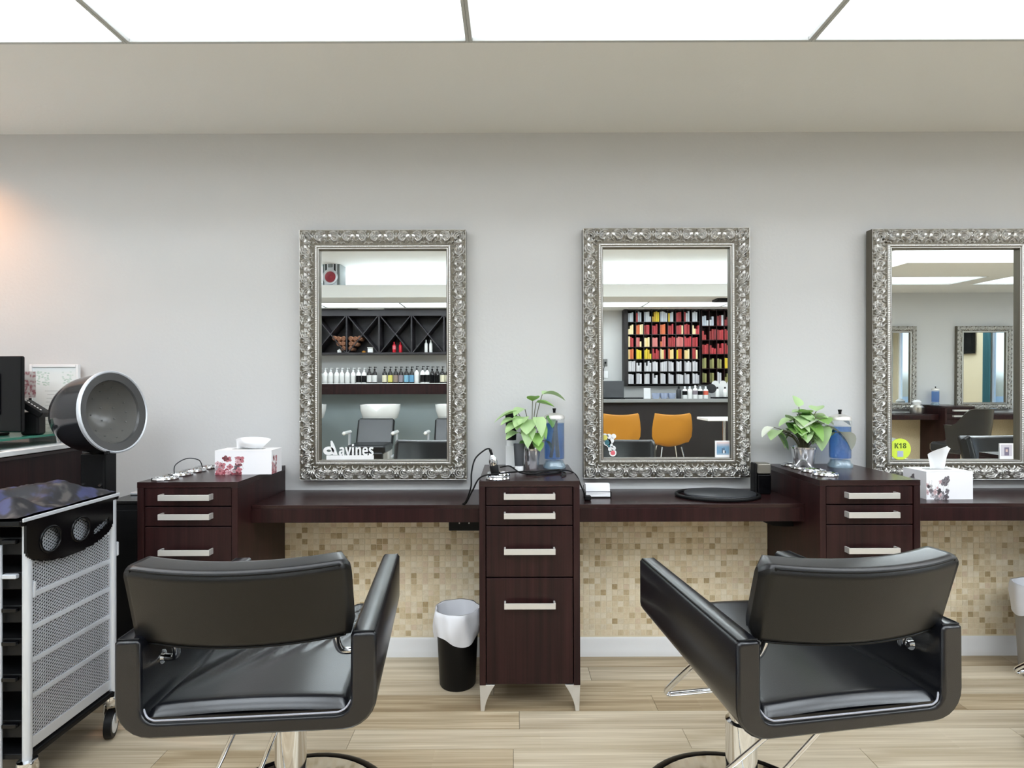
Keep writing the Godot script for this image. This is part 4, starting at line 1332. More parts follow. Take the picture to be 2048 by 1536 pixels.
# ---------------------------------------------------------------- the far side of the room, seen in the mirrors
func wash_unit(x: float, label: String) -> void:
	var t := thing("wash_unit", label, "wash basin chair", Vector3(x, 0, 5.72), 0, "backwash units along the far wall")
	var b := MB.new()
	var rows := []
	var K := 40
	var lev := [[0.30, 0.24, 0.58], [0.62, 0.70, 0.66], [0.86, 0.90, 0.76], [0.97, 0.98, 0.90], [1.0, 1.0, 1.0], [0.93, 0.92, 1.0], [0.86, 0.86, 0.93], [0.55, 0.6, 0.83], [0.0, 0.0, 0.80]]
	for q in lev:
		var row := PackedVector3Array()
		for j in K:
			var a := TAU * j / K
			var px: float = 0.288 * signf(cos(a)) * pow(absf(cos(a)), 0.7) * q[0]
			var pz: float = 0.26 * signf(sin(a)) * pow(absf(sin(a)), 0.8) * q[1]
			var y: float = lerpf(0.60, 1.013, (q[2] - 0.5) / 0.5) if q[2] > 0.5 else 0.6
			if sin(a) < 0: y -= 0.085 * exp(-pow(px / 0.075, 2.0)) * clampf((q[2] - 0.80) / 0.2, 0, 1) * (1.0 if q[0] > 0.7 else 0.0)
			row.append(Vector3(px, maxf(y, 0.78), pz))
		rows.append(row)
	b.grid(rows, false, true)
	obj("basin", b, M.white_gloss, t)
	obj("pedestal", bx(Vector3(0, 0.40, 0.06), Vector3(0.28, 0.80, 0.26), 0.03), M.white_gloss, t)
	var bk := MB.new(); bk.xf = Transform3D(Basis(Vector3.RIGHT, 0.38), Vector3(0, 0.62, -0.30))
	bk.box(Vector3(0, 0, 0), Vector3(0.52, 0.42, 0.10), 0.03)
	obj("backrest", bk, M.vinyl, t)
	obj("seat", bx(Vector3(0, 0.44, -0.62), Vector3(0.52, 0.12, 0.52), 0.03), M.vinyl, t)
	obj("leg_rest", bx(Vector3(0, 0.28, -0.89), Vector3(0.48, 0.26, 0.07), 0.02), M.vinyl, t)
	for s in [-1, 1]:
		var ar := MB.new()
		ar.box(Vector3(s * 0.33, 0.48, -0.44), Vector3(0.030, 0.30, 0.05), 0.008)
		ar.box(Vector3(s * 0.33, 0.34, -0.60), Vector3(0.028, 0.03, 0.36), 0.008)
		obj("arm_frame", ar, M.silver, t)
		obj("armrest", bx(Vector3(s * 0.33, 0.645, -0.56), Vector3(0.055, 0.05, 0.34), 0.02), M.white_gloss, t)
	obj("chair_base", bx(Vector3(0, 0.19, -0.58), Vector3(0.16, 0.38, 0.22), 0.02), M.black, t)
	obj("floor_plate", bx(Vector3(0, 0.01, -0.55), Vector3(0.44, 0.02, 0.44), 0.006), M.black, t)

func diamond_rack() -> void:
	var t := thing("diamond_rack", "long dark wooden rack of crossed diamond compartments on the wall", "rack", Vector3(-2.064, 0, 6.33))
	var X := []
	for k in 7: X.append(-3.577 + 0.5043 * k + 2.064)
	var y0 := 1.807; var y1 := 2.374; var f := -0.16; var g := 0.158
	var zc := (f + g) * 0.5; var d := g - f
	obj("top_board", bx(Vector3(0, 2.43, zc), Vector3(3.06, 0.112, d), 0.002), M.rack, t)
	obj("bottom_board", bx(Vector3(0, y0 - 0.014, zc), Vector3(3.06, 0.028, d), 0.002), M.rack, t)
	obj("back_board", bx(Vector3(0, (y0 + y1) * 0.5, g - 0.006), Vector3(3.04, y1 - y0, 0.012)), M.rack, t)
	for x in X: obj("divider", bx(Vector3(x, (y0 + y1) * 0.5, zc - 0.006), Vector3(0.022, y1 - y0, d - 0.012), 0.001), M.rack, t)
	var w := 0.5043 - 0.022
	var len := Vector2(w, y1 - y0).length()
	var ang := atan2(y1 - y0, w)
	for k in 6:
		for s in [-1, 1]:
			var b := MB.new()
			var dz := d - 0.02
			var poly := PackedVector2Array()
			var hw := w * 0.5; var hh := (y1 - y0) * 0.5; var th := 0.013
			poly.append(Vector2(-hw, -hh * s)); poly.append(Vector2(-hw + th / sin(ang), -hh * s)); poly.append(Vector2(hw, hh * s)); poly.append(Vector2(hw - th / sin(ang), hh * s))
			b.xf = Transform3D(Basis(), Vector3((X[k] + X[k + 1]) * 0.5, (y0 + y1) * 0.5, 0))
			b.prism(poly, f + (0.004 if s > 0 else 0.006), g - 0.014)
			obj("diagonal", b, M.rack, t)
	# rolled towels in the side triangles of the first two compartments in view
	var roll := MB.new()
	roll.xf = Transform3D(Basis(Vector3.RIGHT, PI / 2), Vector3.ZERO)
	roll.lathe([Vector2(0, -0.11), Vector2(0.030, -0.11), Vector2(0.037, -0.10), Vector2(0.037, 0.10), Vector2(0.030, 0.11), Vector2(0, 0.11)], 18)
	var rm := roll.mesh()
	var sp := MB.new()
	var pts := []
	for i in 34: pts.append(Vector3(cos(i * 0.5) * (0.004 + 0.0008 * i), sin(i * 0.5) * (0.004 + 0.0008 * i), -0.111))
	sp.tube(pts, 0.0022, 5)
	var sm := sp.mesh()
	for side in [-1, 1]:
		var pos := [[0.045, 0.075], [0.050, 0.150], [0.118, 0.148], [0.045, 0.228], [0.118, 0.225], [0.185, 0.235]]
		for i in pos.size():
			var o := one("rolled_towel", rm, M.towel, "brown rolled towel in the rack, %s of the divider, %s" % ["this side" if side < 0 else "far side", ["bottom of the pile", "second in the pile", "outer one of the middle", "top beside the divider", "middle of the top row", "outermost of the pile"][i]], "towel", Vector3(-2.569 + side * (0.011 + pos[i][0]), y0 + pos[i][1] - 0.02 + 0.01, 6.30), 0, "brown rolled towels in the diamond rack")
			obj("spiral_edge", sm, M.towel_dark, o)
	plain_bottle(Vector3(-2.70, y0, 6.25), 0.06, 0.036, M.white_gloss, M.white, null, "squat white jar under the crossed boards left of the towels", "jars in the diamond rack", "cream_jar")
	plain_bottle(Vector3(-2.32, y0, 6.25), 0.035, 0.03, M.mustard, M.towel, null, "small brown pot beside the square white tub", "jars in the diamond rack", "cream_jar")
	var tb := thing("white_tub", "square white tub on the rack floor between towels and red bottles", "tub", Vector3(-2.21, y0, 6.25))
	obj("body", bx(Vector3(0, 0.035, 0), Vector3(0.085, 0.07, 0.08), 0.006), M.white, tb)
	obj("lid", bx(Vector3(0, 0.077, 0), Vector3(0.098, 0.014, 0.09), 0.004), M.white_gloss, tb)
	for k in 2:
		plain_bottle(Vector3(-1.845 + 0.10 * k, y0, 6.25), 0.17, 0.028, M.red, M.red, M.red_pale if k == 0 else null, ["red bottle with pale label in the diamond rack", "plain red bottle in the diamond rack"][k], "red bottles in the diamond rack")
		plain_bottle(Vector3(-1.345 + 0.075 * k, y0, 6.25), 0.20, 0.026, M.white_gloss, M.white, null, ["slim white bottle in the rack, nearer the red bottles", "slim white bottle in the rack, farther from the red bottles"][k], "slim white bottles in the diamond rack")

func bottle_shelf() -> void:
	var t := thing("bottle_shelf", "deep dark wooden wall shelf carrying the pump bottles", "shelf", Vector3(-2.0, 1.241, 6.305))
	obj("board", bx(Vector3(0, 0, 0), Vector3(3.3, 0.166, 0.366), 0.002), M.wood, t)
	obj("price_strip", bx(Vector3(0, 0.082, -0.185), Vector3(3.3, 0.010, 0.004), 0.001), M.white, t)
	var whites := [640.0, 650.7, 661.5, 673.3, 683.9, 694.8, 706.3, 717.0, 728.0]
	var k := 0
	for p in whites:
		k += 1
		var lm: Material = M.black if k >= 8 else M.label_pale
		pump_bottle(Vector3((p - 1024) * 8.85 / 1134, 1.3245, 6.22), 0.245, 0.039, M.white_gloss, M.white, lm, "white pump bottle on the wall shelf, number %s of nine from the wall end" % ["one", "two", "three", "four", "five", "six", "seven", "eight", "nine"][k - 1], "white pump bottles on the wall shelf")
	var dark := [[738.6, "label_pale", "cream label, beside the white bottles"], [749.2, "label_pale", "cream label, second from the white bottles"], [769.0, "label_cream", "cream label, first after the gap"], [780.5, "label_yellow", "yellow label"], [791.4, "label_taupe", "taupe label, nearer the yellow one"], [801.8, "label_mauve", "mauve grey label"], [812.8, "label_blue", "light blue label"], [823.3, "label_blue2", "deeper blue label"], [864.4, "black_gloss", "black label, nearer the white trio"], [874.4, "black_gloss", "black label, nearer the cream pair"], [884.8, "label_cream", "cream label, last but one"], [895.4, "label_cream", "cream label, last in view"]]
	for d in dark:
		pump_bottle(Vector3((d[0] - 1024) * 8.85 / 1134, 1.3245, 6.22), 0.262, 0.038, M.amber, M.black, M[d[1]], "dark pump bottle with " + d[2], "dark pump bottles on the wall shelf")
	for i in 3:
		pump_bottle(Vector3(([833.4, 845.2, 854.3][i] - 1024) * 8.85 / 1134, 1.3245, 6.22), 0.268, 0.038, M.white_gloss, M.black, M.label_pale if i == 0 else M.black, "white bottle with black pump and " + ["pale label", "black label, nearer the blue labels", "black label, farther from the blue labels"][i], "white bottles with black pumps on the wall shelf")

func colour_shelf() -> void:
	var t := thing("colour_shelf", "black pigeonhole shelf packed with hair colour boxes", "shelf", Vector3(2.40, 0, 6.40))
	var ys := [1.308, 1.503, 1.698, 1.893, 2.090, 2.288, 2.470]
	var xs := []
	for k in 10: xs.append(1.833 + 0.1266 * k)
	var f := 6.32; var g := 6.485
	obj("back_board", span(1.771 - 2.40, 2.985 - 2.40, 1.27, 2.485, g - 0.010 - 6.40, g - 6.40), M.dark_panel, t)
	obj("side", span(1.771 - 2.40, 1.827 - 2.40, 1.27, 2.485, f - 0.02 - 6.40, g - 6.40, 0.002), M.dark_panel, t)
	for x in xs: obj("upright", span(x - 0.005 - 2.40, x + 0.005 - 2.40, 1.30, 2.485, f - 6.40, g - 0.01 - 6.40, 0.001), M.dark_panel, t)
	for y in ys: obj("board", span(1.828 - 2.40, 2.975 - 2.40, y - 0.010, y, f - 6.40, g - 0.01 - 6.40, 0.001), M.dark_panel, t)
	var t2 := thing("colour_shelf", "dark brown pigeonhole shelf with red and yellow boxes beside the packed one", "shelf", Vector3(3.35, 0, 6.40))
	var ys2 := [1.327, 1.548, 1.777, 2.000, 2.224, 2.470]
	var xs2 := []
	for k in 7: xs2.append(3.001 + 0.1184 * k)
	obj("back_board", span(2.99 - 3.35, 3.73 - 3.35, 1.29, 2.485, g - 0.010 - 6.40, g - 6.40), M.wood, t2)
	for x in xs2: obj("upright", span(x - 0.005 - 3.35, x + 0.005 - 3.35, 1.31, 2.485, f - 6.40, g - 0.01 - 6.40, 0.001), M.wood, t2)
	for y in ys2: obj("board", span(3.0 - 3.35, 3.72 - 3.35, y - 0.010, y, f - 6.40, g - 0.01 - 6.40, 0.001), M.wood, t2)
	# boxes, each a thing
	var palette := {
		"grey": [rgb(206, 212, 218), rgb(186, 194, 204)], "yellow": [rgb(222, 196, 40), rgb(206, 170, 50)], "red": [rgb(174, 52, 58), rgb(156, 46, 46)], "pink": [rgb(204, 122, 116), rgb(190, 98, 94)],
		"cream": [rgb(232, 214, 166), rgb(236, 206, 140)], "orange": [rgb(206, 106, 60), rgb(196, 90, 44)], "white": [rgb(224, 222, 224), rgb(206, 204, 208)], "dark red": [rgb(120, 36, 42), rgb(140, 40, 40)], "olive": [rgb(150, 146, 90), rgb(120, 120, 70)]}
	var mats := {}
	for k in palette:
		mats[k] = []
		for c in palette[k]: mats[k].append(mat(c, 0.5))
	var rows1 := [["white"], ["white"], ["cream", "orange", "yellow", "red", "cream"], ["red", "cream", "pink", "orange", "red"], ["red", "red", "pink", "cream", "orange"], ["grey", "red", "yellow", "orange", "grey"]]
	var rows2 := [["olive", "white"], ["yellow", "olive"], ["red", "dark red"], ["dark red", "red"], ["yellow", "grey", "dark red"]]
	var nth := ["first", "second", "third", "fourth", "fifth", "sixth", "seventh", "eighth", "ninth"]
	rng.seed = 19
	for s in 2:
		var XX: Array = xs if s == 0 else xs2
		var YY: Array = ys if s == 0 else ys2
		var RR: Array = rows1 if s == 0 else rows2
		for r in RR.size():
			for c in XX.size() - 1:
				if s == 1 and c > 3: continue
				var n := 4 if s == 0 else 3
				var first: String = RR[r][rng.randi() % RR[r].size()]
				var second: String = RR[r][rng.randi() % RR[r].size()]
				if s == 0 and r == 5 and c == 3: first = "yellow"
				var split := rng.randi() % (n + 1)
				var shown := rng.randi_range(n - 1, n)
				for k in shown:
					var hue: String = first if k < split else second
					var w: float = (XX[c + 1] - XX[c] - 0.014) / n
					var h: float = rng.randf_range(0.135, 0.168)
					if rng.randf() < 0.12: h *= 0.6
					var b := bx(Vector3(0, h * 0.5, 0), Vector3(w - 0.002, h, 0.10), 0.001)
					one("colour_box", b, mats[hue][rng.randi() % 2], "%s %s box in the %s compartment, %s row up, %s pigeonhole shelf" % [nth[k], hue, nth[c], nth[r], "black" if s == 0 else "brown"], "box", Vector3(XX[c] + 0.007 + w * (k + 0.5), YY[r], 6.385 + rng.randf_range(-0.008, 0.008)), 0, "hair colour boxes in compartment %s of row %s, %s shelf" % [nth[c], nth[r], "black" if s == 0 else "brown"])

func bar_chair(x: float, turn: float, label: String) -> void:
	var t := thing("mustard_chair", label, "chair", Vector3(x, 0, 5.02), turn, "mustard chairs drawn up to the dark counter")
	var b := MB.new()
	var rows := []
	# shell: back swept into the seat; i runs from the top of the back down and forward, j across
	var prof := [[0.890, -0.20, 0.235], [0.875, -0.215, 0.245], [0.80, -0.205, 0.262], [0.70, -0.190, 0.272], [0.60, -0.175, 0.268], [0.52, -0.150, 0.235], [0.475, -0.10, 0.20], [0.455, 0.0, 0.20], [0.455, 0.14, 0.21], [0.45, 0.22, 0.20]]
	for q in prof:
		var row := PackedVector3Array()
		for j in 21:
			var u := j / 20.0 * 2 - 1
			var curl := u * u
			var y: float = q[0] + (0.020 * curl if q[0] > 0.85 else 0.0)
			var z: float = q[1]
			if q[0] > 0.5: z += 0.07 * curl
			else: y += 0.05 * curl
			row.append(Vector3(u * q[2], y, z))
		rows.append(row)
	b.grid(rows)
	var inner := []
	for r in rows:
		var row := PackedVector3Array()
		for p in r: row.append(p + Vector3(0, 0.022 if p.y < 0.5 else 0.004, 0.022 if p.y >= 0.5 else 0.0))
		inner.append(row)
	b.grid(inner, false, false, true)
	for j in 20: b.quad(rows[0][j], inner[0][j], inner[0][j + 1], rows[0][j + 1])
	for e in [0, 20]:
		for i in rows.size() - 1: b.quad(rows[i][e], inner[i][e], inner[i + 1][e], rows[i + 1][e])
	obj("shell", b, M.mustard, t)
	for sx in [-1, 1]:
		for sz in [-1, 1]:
			var l := MB.new(); l.tube([Vector3(sx * 0.13, 0.46, sz * 0.11 + 0.02), Vector3(sx * 0.22, 0.0, sz * 0.20 + 0.02)], 0.009, 10)
			obj("leg", l, M.chrome, t)

func far_bar() -> void:
	var t := thing("colour_bar", "dark counter with grey top below the colour box shelf", "counter", Vector3(2.55, 0, 5.98))
	obj("body", bx(Vector3(0, 0.515, 0.04), Vector3(2.86, 1.03, 0.52), 0.002), M.dark_panel, t)
	obj("top", bx(Vector3(0, 1.057, 0), Vector3(2.92, 0.05, 0.62), 0.003), M.stone, t)
	var y := 1.082
	var X := func(px: float) -> float: return (px - 1024) * 8.48 / 1134
	var lp := thing("laptop", "open black laptop at the end of the dark counter", "laptop", Vector3(X.call(1226) - 0.02, y, 5.84), PI + 0.12)
	obj("keyboard_half", bx(Vector3(0, 0.010, 0.0), Vector3(0.38, 0.018, 0.26), 0.004), M.black, lp)
	var sc := MB.new(); sc.xf = Transform3D(Basis(Vector3.RIGHT, -0.16), Vector3(0, 0.018, -0.13)); sc.box(Vector3(0, 0.128, 0), Vector3(0.38, 0.256, 0.012), 0.004)
	obj("screen_half", sc, M.charcoal, lp)
	one("phone_cable", span(-0.14, 0.14, 0, 0.02, -0.02, 0.02, 0.006), M.black, "black cable bundle lying beside the laptop", "cable", Vector3(X.call(1268), y, 5.86), 0.1)
	var pc := thing("price_card", "white card standing on the dark counter beside the grey bowls", "card", Vector3(X.call(1295), y, 5.86))
	var ph := MB.new(); ph.xf = Transform3D(Basis(Vector3.RIGHT, 0.12), Vector3.ZERO)
	ph.box(Vector3(0, 0.082, 0), Vector3(0.10, 0.162, 0.004), 0.0005)
	obj("card", ph, M.paper, pc); obj("foot", bx(Vector3(0, 0.005, 0.02), Vector3(0.09, 0.01, 0.05), 0.002), M.white, pc)
	for i in 3:
		var b := MB.new()
		b.lathe([Vector2(0, 0), Vector2(0.042, 0), Vector2(0.058, 0.04), Vector2(0.060, 0.085), Vector2(0.055, 0.085), Vector2(0.052, 0.04), Vector2(0.0, 0.012)], 24)
		one("mixing_bowl", b, M.bowl, ["grey blue mixing bowl nearest the white card", "middle one of the grey blue mixing bowls", "grey blue mixing bowl nearest the bottles"][i], "bowl", Vector3(X.call(1312 + 16 * i), y, 5.86), 0, "grey blue mixing bowls on the dark counter")
	var bt := [[1358, "charcoal", "black", "", "dark bottle beside the mixing bowls"], [1370, "white_gloss", "silver", "black", "white bottle with black label, first of four"], [1380, "white_gloss", "silver", "", "plain white bottle between black labels"], [1391, "white_gloss", "white", "label_mauve", "tall white bottle with grey label"], [1401, "white_gloss", "silver", "black", "white bottle with black label beside the orange one"], [1412, "white_gloss", "silver", "label_orange", "white bottle with orange label"]]
	for q in bt:
		plain_bottle(Vector3(X.call(q[0]), y, 5.86), 0.185 if q[0] != 1391 else 0.20, 0.037, M[q[1]], M[q[2]], M[q[3]] if q[3] else null, q[4] + " on the dark counter", "developer bottles on the dark counter")
	var ds := thing("bottle_display", "white scalloped display stand holding dropper bottles", "display stand", Vector3(X.call(1450), y, 5.88))
	obj("tray", bx(Vector3(0, 0.012, 0), Vector3(0.36, 0.024, 0.16), 0.003), M.black, ds)
	var poly := PackedVector2Array([Vector2(-0.17, 0.02)])
	for k in 3:
		for i in 9:
			var a := PI * (1.0 - i / 8.0)
			poly.append(Vector2(-0.11333 + 0.11333 * k + 0.0566 * cos(a), 0.215 + 0.055 * sin(a)))
	poly.append(Vector2(0.17, 0.02))
	var sb := MB.new(); sb.prism(poly, 0.05, 0.058); obj("scalloped_board", sb, M.white, ds)
	var oval := MB.new(); oval.xf = Transform3D(Basis(Vector3(0.9, 0, -0.4).normalized(), PI / 2 - 0.2).scaled(Vector3(1, 1, 1)), Vector3(-0.20, 0.15, -0.02))
	oval.lathe([Vector2(0, -0.004), Vector2(0.07, -0.004), Vector2(0.072, 0.0), Vector2(0.07, 0.004), Vector2(0, 0.004)], 28); obj("round_card", oval, M.charcoal, ds)
	for i in 3:
		plain_bottle(Vector3(X.call(1450) - 0.113 + 0.113 * i, y + 0.024, 5.85), 0.15, 0.030, M.white_gloss, M.black, null, ["dropper bottle in the white stand, nearest the orange label", "middle dropper bottle in the white stand", "dropper bottle in the white stand, farthest from the orange label"][i], "dropper bottles in the white stand", "dropper_bottle")
	bar_chair(1.44, 0.05, "mustard chair at the dark counter, nearer the laptop")
	bar_chair(2.12, -0.08, "mustard chair at the dark counter, nearer the white table")
	var tb := thing("pedestal_table", "small white pedestal table beside the mustard chairs", "table", Vector3(2.86, 0, 4.62))
	obj("top", bx(Vector3(0, 0.852, 0), Vector3(0.86, 0.034, 0.42), 0.006), M.white, tb)
	var po := MB.new(); po.cyl(Vector3(-0.15, 0.02, 0), Vector3(-0.15, 0.836, 0), 0.02, 16); obj("pole", po, M.chrome, tb)
	var bs := MB.new(); bs.lathe([Vector2(0, 0), Vector2(0.2, 0), Vector2(0.2, 0.010), Vector2(0.03, 0.024), Vector2(0, 0.024)], 28); obj("base", bs, M.chrome, tb).position = Vector3(-0.15, 0, 0)
	var ou := thing("wall_outlet", "wall outlet with a dangling black plug lead above the laptop", "outlet", Vector3(1.50, 1.62, ZF))
	obj("plate", bx(Vector3(0, 0.03, -0.004), Vector3(0.072, 0.115, 0.008), 0.002), M.grey_plastic, ou)
	obj("switch_plate", bx(Vector3(0.01, -0.16, -0.004), Vector3(0.072, 0.115, 0.008), 0.002), M.white, ou)
	var cb := MB.new(); cb.tube(smooth_path([Vector3(0, 0.03, -0.02), Vector3(-0.01, 0.0, -0.035), Vector3(-0.03, -0.10, -0.02), Vector3(-0.03, -0.25, -0.015)]), 0.005, 8); obj("plug_lead", cb, M.black, ou)
	obj("plug", bx(Vector3(0, 0.03, -0.022), Vector3(0.03, 0.03, 0.028), 0.004), M.black, ou)

func loudspeaker() -> void:
	var t := thing("loudspeaker", "grey loudspeaker with red cone on the ceiling ledge", "speaker", Vector3(-2.46, CEIL + 0.17, 5.18), 0.10)
	var b := MB.new(); b.box(Vector3(0, 0.165, 0.03), Vector3(0.25, 0.33, 0.22), 0.012); obj("cabinet", b, M.speaker_grey, t)
	obj("front_panel", bx(Vector3(0, 0.165, -0.085), Vector3(0.18, 0.32, 0.02), 0.006), M.silver, t)
	for s in [-1, 1]: obj("side_strip", bx(Vector3(s * 0.062, 0.24, -0.096), Vector3(0.022, 0.15, 0.006), 0.002), M.black, t)
	obj("tweeter", bx(Vector3(0, 0.272, -0.100), Vector3(0.062, 0.05, 0.012), 0.004), M.speaker_grey, t)
	var xf := Transform3D(Basis(Vector3.RIGHT, -PI / 2), Vector3(0, 0.115, -0.095))
	var r := MB.new(); r.xf = xf; r.lathe([Vector2(0.075, 0.0), Vector2(0.105, 0.0), Vector2(0.105, 0.018), Vector2(0.085, 0.022), Vector2(0.075, 0.010)], 32); var rg := obj("woofer_ring", r, M.silver, t)
	var c := MB.new(); c.xf = xf; c.lathe([Vector2(0.078, 0.010), Vector2(0.03, 0.003), Vector2(0.022, 0.010), Vector2(0, 0.016)], 28); obj("cone", c, M.cone_red, rg)

func opposite_stations() -> void:
	cabinet(Vector3(5.985, 0, ZP), PI, "dark drawer cabinet of the opposite station, seen in the cropped mirror")
	cabinet(Vector3(7.33, 0, ZP), PI, "dark drawer cabinet farthest along the opposite wall")
	counter(4.30, 5.787, ZP, PI, "counter shelf carrying the silver tissue cover on the opposite wall")
	counter(6.183, 7.132, ZP, PI, "counter shelf under the opposite mirror near the street")
	wall_mirror(Vector3(5.31, 1.428, ZP), PI, 0, "ornate mirror on the opposite wall beside the blue jar")
	wall_mirror(Vector3(6.66, 1.428, ZP), PI, 0, "ornate mirror on the opposite wall reflecting the television")
	jar(Vector3(5.93, 0.906, ZP - 0.10), 0.095, 0.23, 0.19, "blue disinfectant jar on the opposite cabinet, seen in the mirror", false)
	# opposite side backsplash
	obj("stone_backsplash", span(4.30, 8.9, 0.09, 0.72, ZP - 0.008, ZP - 0.001), M.tiles[3]).set_meta("kind", "structure")
	var tc := thing("tissue_cover", "silver tissue cover with white tissues on the opposite counter", "tissue box", Vector3(5.60, 0.79, ZP - 0.20))
	var b := MB.new()
	b.lathe([Vector2(0, 0), Vector2(0.075, 0), Vector2(0.085, 0.02), Vector2(0.085, 0.09), Vector2(0.06, 0.12), Vector2(0, 0.125)], 14); obj("cover", b, M.antique, tc)
	var s := MB.new(); s.lathe([Vector2(0.04, 0.12), Vector2(0.06, 0.16), Vector2(0.03, 0.19), Vector2(0, 0.195)], 9); obj("tissue", s, M.paper, tc)
	# studded tub chair
	var t := thing("tub_chair", "black studded tub chair at the opposite station", "chair", Vector3(5.30, 0, 4.02), -0.45)
	var bk := MB.new()
	var rows := []
	for q in [[0.94, 0.30], [0.93, 0.285], [0.78, 0.275], [0.60, 0.255], [0.46, 0.23]]:
		var row := PackedVector3Array()
		for j in 25:
			var a := lerpf(-0.15, PI + 0.15, j / 24.0)
			var back := pow(maxf(0, sin(a)), 0.6)
			var y: float = q[0] if q[0] < 0.7 else lerpf(0.70 + (q[0] - 0.78) * 0.3, q[0], smoothstep(0.35, 0.85, back))
			row.append(Vector3(cos(a) * q[1] * 1.05, y, -sin(a) * q[1] + 0.02))
		rows.append(row)
	bk.grid(rows)
	var inner := []
	for r in rows:
		var row := PackedVector3Array()
		for p in r: row.append(Vector3(p.x * 0.84, p.y, p.z * 0.84))
		inner.append(row)
	bk.grid(inner, false, false, true)
	for j in 24: bk.quad(rows[0][j], inner[0][j], inner[0][j + 1], rows[0][j + 1])
	obj("shell", bk, M.vinyl, t)
	obj("seat", bx(Vector3(0, 0.47, 0.03), Vector3(0.46, 0.12, 0.46), 0.03), M.vinyl, t)
	for k in 4:
		var st := MB.new(); var a := PI * 0.06 + 0.10 * k
		st.lathe([Vector2(0.009, 0), Vector2(0.006, 0.006), Vector2(0, 0.007)], 10)
		obj("stud", st, M.chrome, t).transform = Transform3D(Basis(Vector3(0, 0, 1), -PI / 2).rotated(Vector3.UP, a), Vector3(cos(a) * 0.285, 0.60, -sin(a) * 0.272 + 0.02))
	var cl := MB.new(); cl.cyl(Vector3(0, 0.03, 0), Vector3(0, 0.42, 0), 0.035, 16); obj("column", cl, M.chrome, t)
	var ba := MB.new(); ba.lathe([Vector2(0, 0), Vector2(0.25, 0), Vector2(0.25, 0.014), Vector2(0.05, 0.04), Vector2(0, 0.04)], 28); obj("base", ba, M.chrome, t)
	# street end of the room
	var tv := thing("television", "black television on the beige wall by the street windows", "television", Vector3(XR, 1.95, 2.08))
	obj("bezel", bx(Vector3(-0.05, 0, 0), Vector3(0.05, 0.42, 0.66), 0.006), M.black, tv)
	obj("screen_glass", bx(Vector3(-0.077, 0, 0), Vector3(0.004, 0.38, 0.62), 0.001), M.black_gloss, tv)
	obj("bracket", bx(Vector3(-0.013, 0, 0), Vector3(0.026, 0.12, 0.12), 0.003), M.black, tv)
	var cu := MB.new(); var cr := []
	for i in 2:
		var row := PackedVector3Array()
		for j in 31: row.append(Vector3(0.02 * sin(j * 1.25), 0.25 + 2.15 * i, j * 0.006))
		cr.append(row)
	cu.grid(cr)
	one("window_curtain", cu, M.teal, "teal curtain hanging beside the street window", "curtain", Vector3(XR - 0.06, 0, 2.62))
	# outside
	struct("street_ground", span(XR + 0.13, XR + 40, -0.25, -0.15, -25, 30), mat(rgb(150, 150, 148), 0.9))
	var bd := thing("street_building", "pale low building across the street", "building", Vector3(XR + 26, -0.15, 0))
	obj("wall", span(0, 6, 0, 5.5, -14, 20), mat(rgb(206, 200, 190), 0.8), bd)
	for k in 7:
		var wn := obj("window", span(-0.05, 0.02, 1.0, 2.8, -12.0 + 4.4 * k, -9.6 + 4.4 * k), M.trim, bd)
		obj("pane", span(-0.07, -0.05, 1.1, 2.7, -11.9 + 4.4 * k, -9.7 + 4.4 * k), M.black_gloss, wn)
	for k in 2:
		var car := thing("parked_car", ["silver grey car parked outside the street window", "white car parked outside the street window"][k], "car", Vector3(XR + 7.5, -0.15, -1.5 + 6.0 * k))
		var cp := PackedVector2Array([Vector2(-2.1, 0.35), Vector2(2.1, 0.35), Vector2(2.15, 0.75), Vector2(1.3, 0.92), Vector2(0.7, 1.40), Vector2(-1.2, 1.42), Vector2(-1.95, 0.95), Vector2(-2.15, 0.8)])
		var cbm := MB.new(); cbm.xf = Transform3D(Basis(Vector3(0, 0, 1), Vector3.UP, Vector3(-1, 0, 0)), Vector3.ZERO); cbm.prism(cp, -0.85, 0.85, 0.08); obj("body", cbm, [M.silver, M.white_gloss][k], car)
		for q in [[-1.3, 0.85], [1.3, 0.85], [-1.3, -0.85], [1.3, -0.85]]:
			var wh := MB.new(); wh.cyl(Vector3(q[1] - 0.1, 0.33, q[0]), Vector3(q[1] + 0.1, 0.33, q[0]), 0.33, 20); obj("wheel", wh, M.black, car)

# ---------------------------------------------------------------- the stations in front of the camera
func photo_print(at: Vector3, w: float, h: float, people: bool, label: String) -> void:
	var im := Image.create(64, 72, false, Image.FORMAT_RGB8); im.fill(rgb(244, 242, 242))
	for y in range(6, 56):
		for x in range(6, 58):
			var c := rgb(226, 206, 204).lerp(rgb(120, 160, 190), clampf((y - 8) / 18.0, 0, 1)) if people else rgb(206, 200, 206)
			im.set_pixel(x, y, c)
	if people:
		im.fill_rect(Rect2i(28, 30, 3, 20), rgb(60, 64, 74)); im.fill_rect(Rect2i(34, 28, 4, 10), rgb(70, 80, 90)); im.fill_rect(Rect2i(32, 38, 7, 16), rgb(236, 236, 236)); im.fill_rect(Rect2i(39, 40, 4, 13), rgb(56, 60, 72))
		im.fill_rect(Rect2i(6, 50, 52, 6), rgb(150, 176, 196))
	else:
		im.fill_rect(Rect2i(22, 18, 22, 36), rgb(120, 112, 130)); im.fill_rect(Rect2i(28, 26, 10, 12), rgb(214, 190, 180))
	var m := mat(Color.WHITE, 0.4); m.albedo_texture = tex(im)
	var b := MB.new(); b.box(Vector3.ZERO, Vector3(w, h, 0.0012))
	for i in b.v.size(): b.uv[i] = Vector2(b.v[i].x / w + 0.5, 0.5 - b.v[i].y / h)
	one("photo_print", b, m, label, "photo", at)

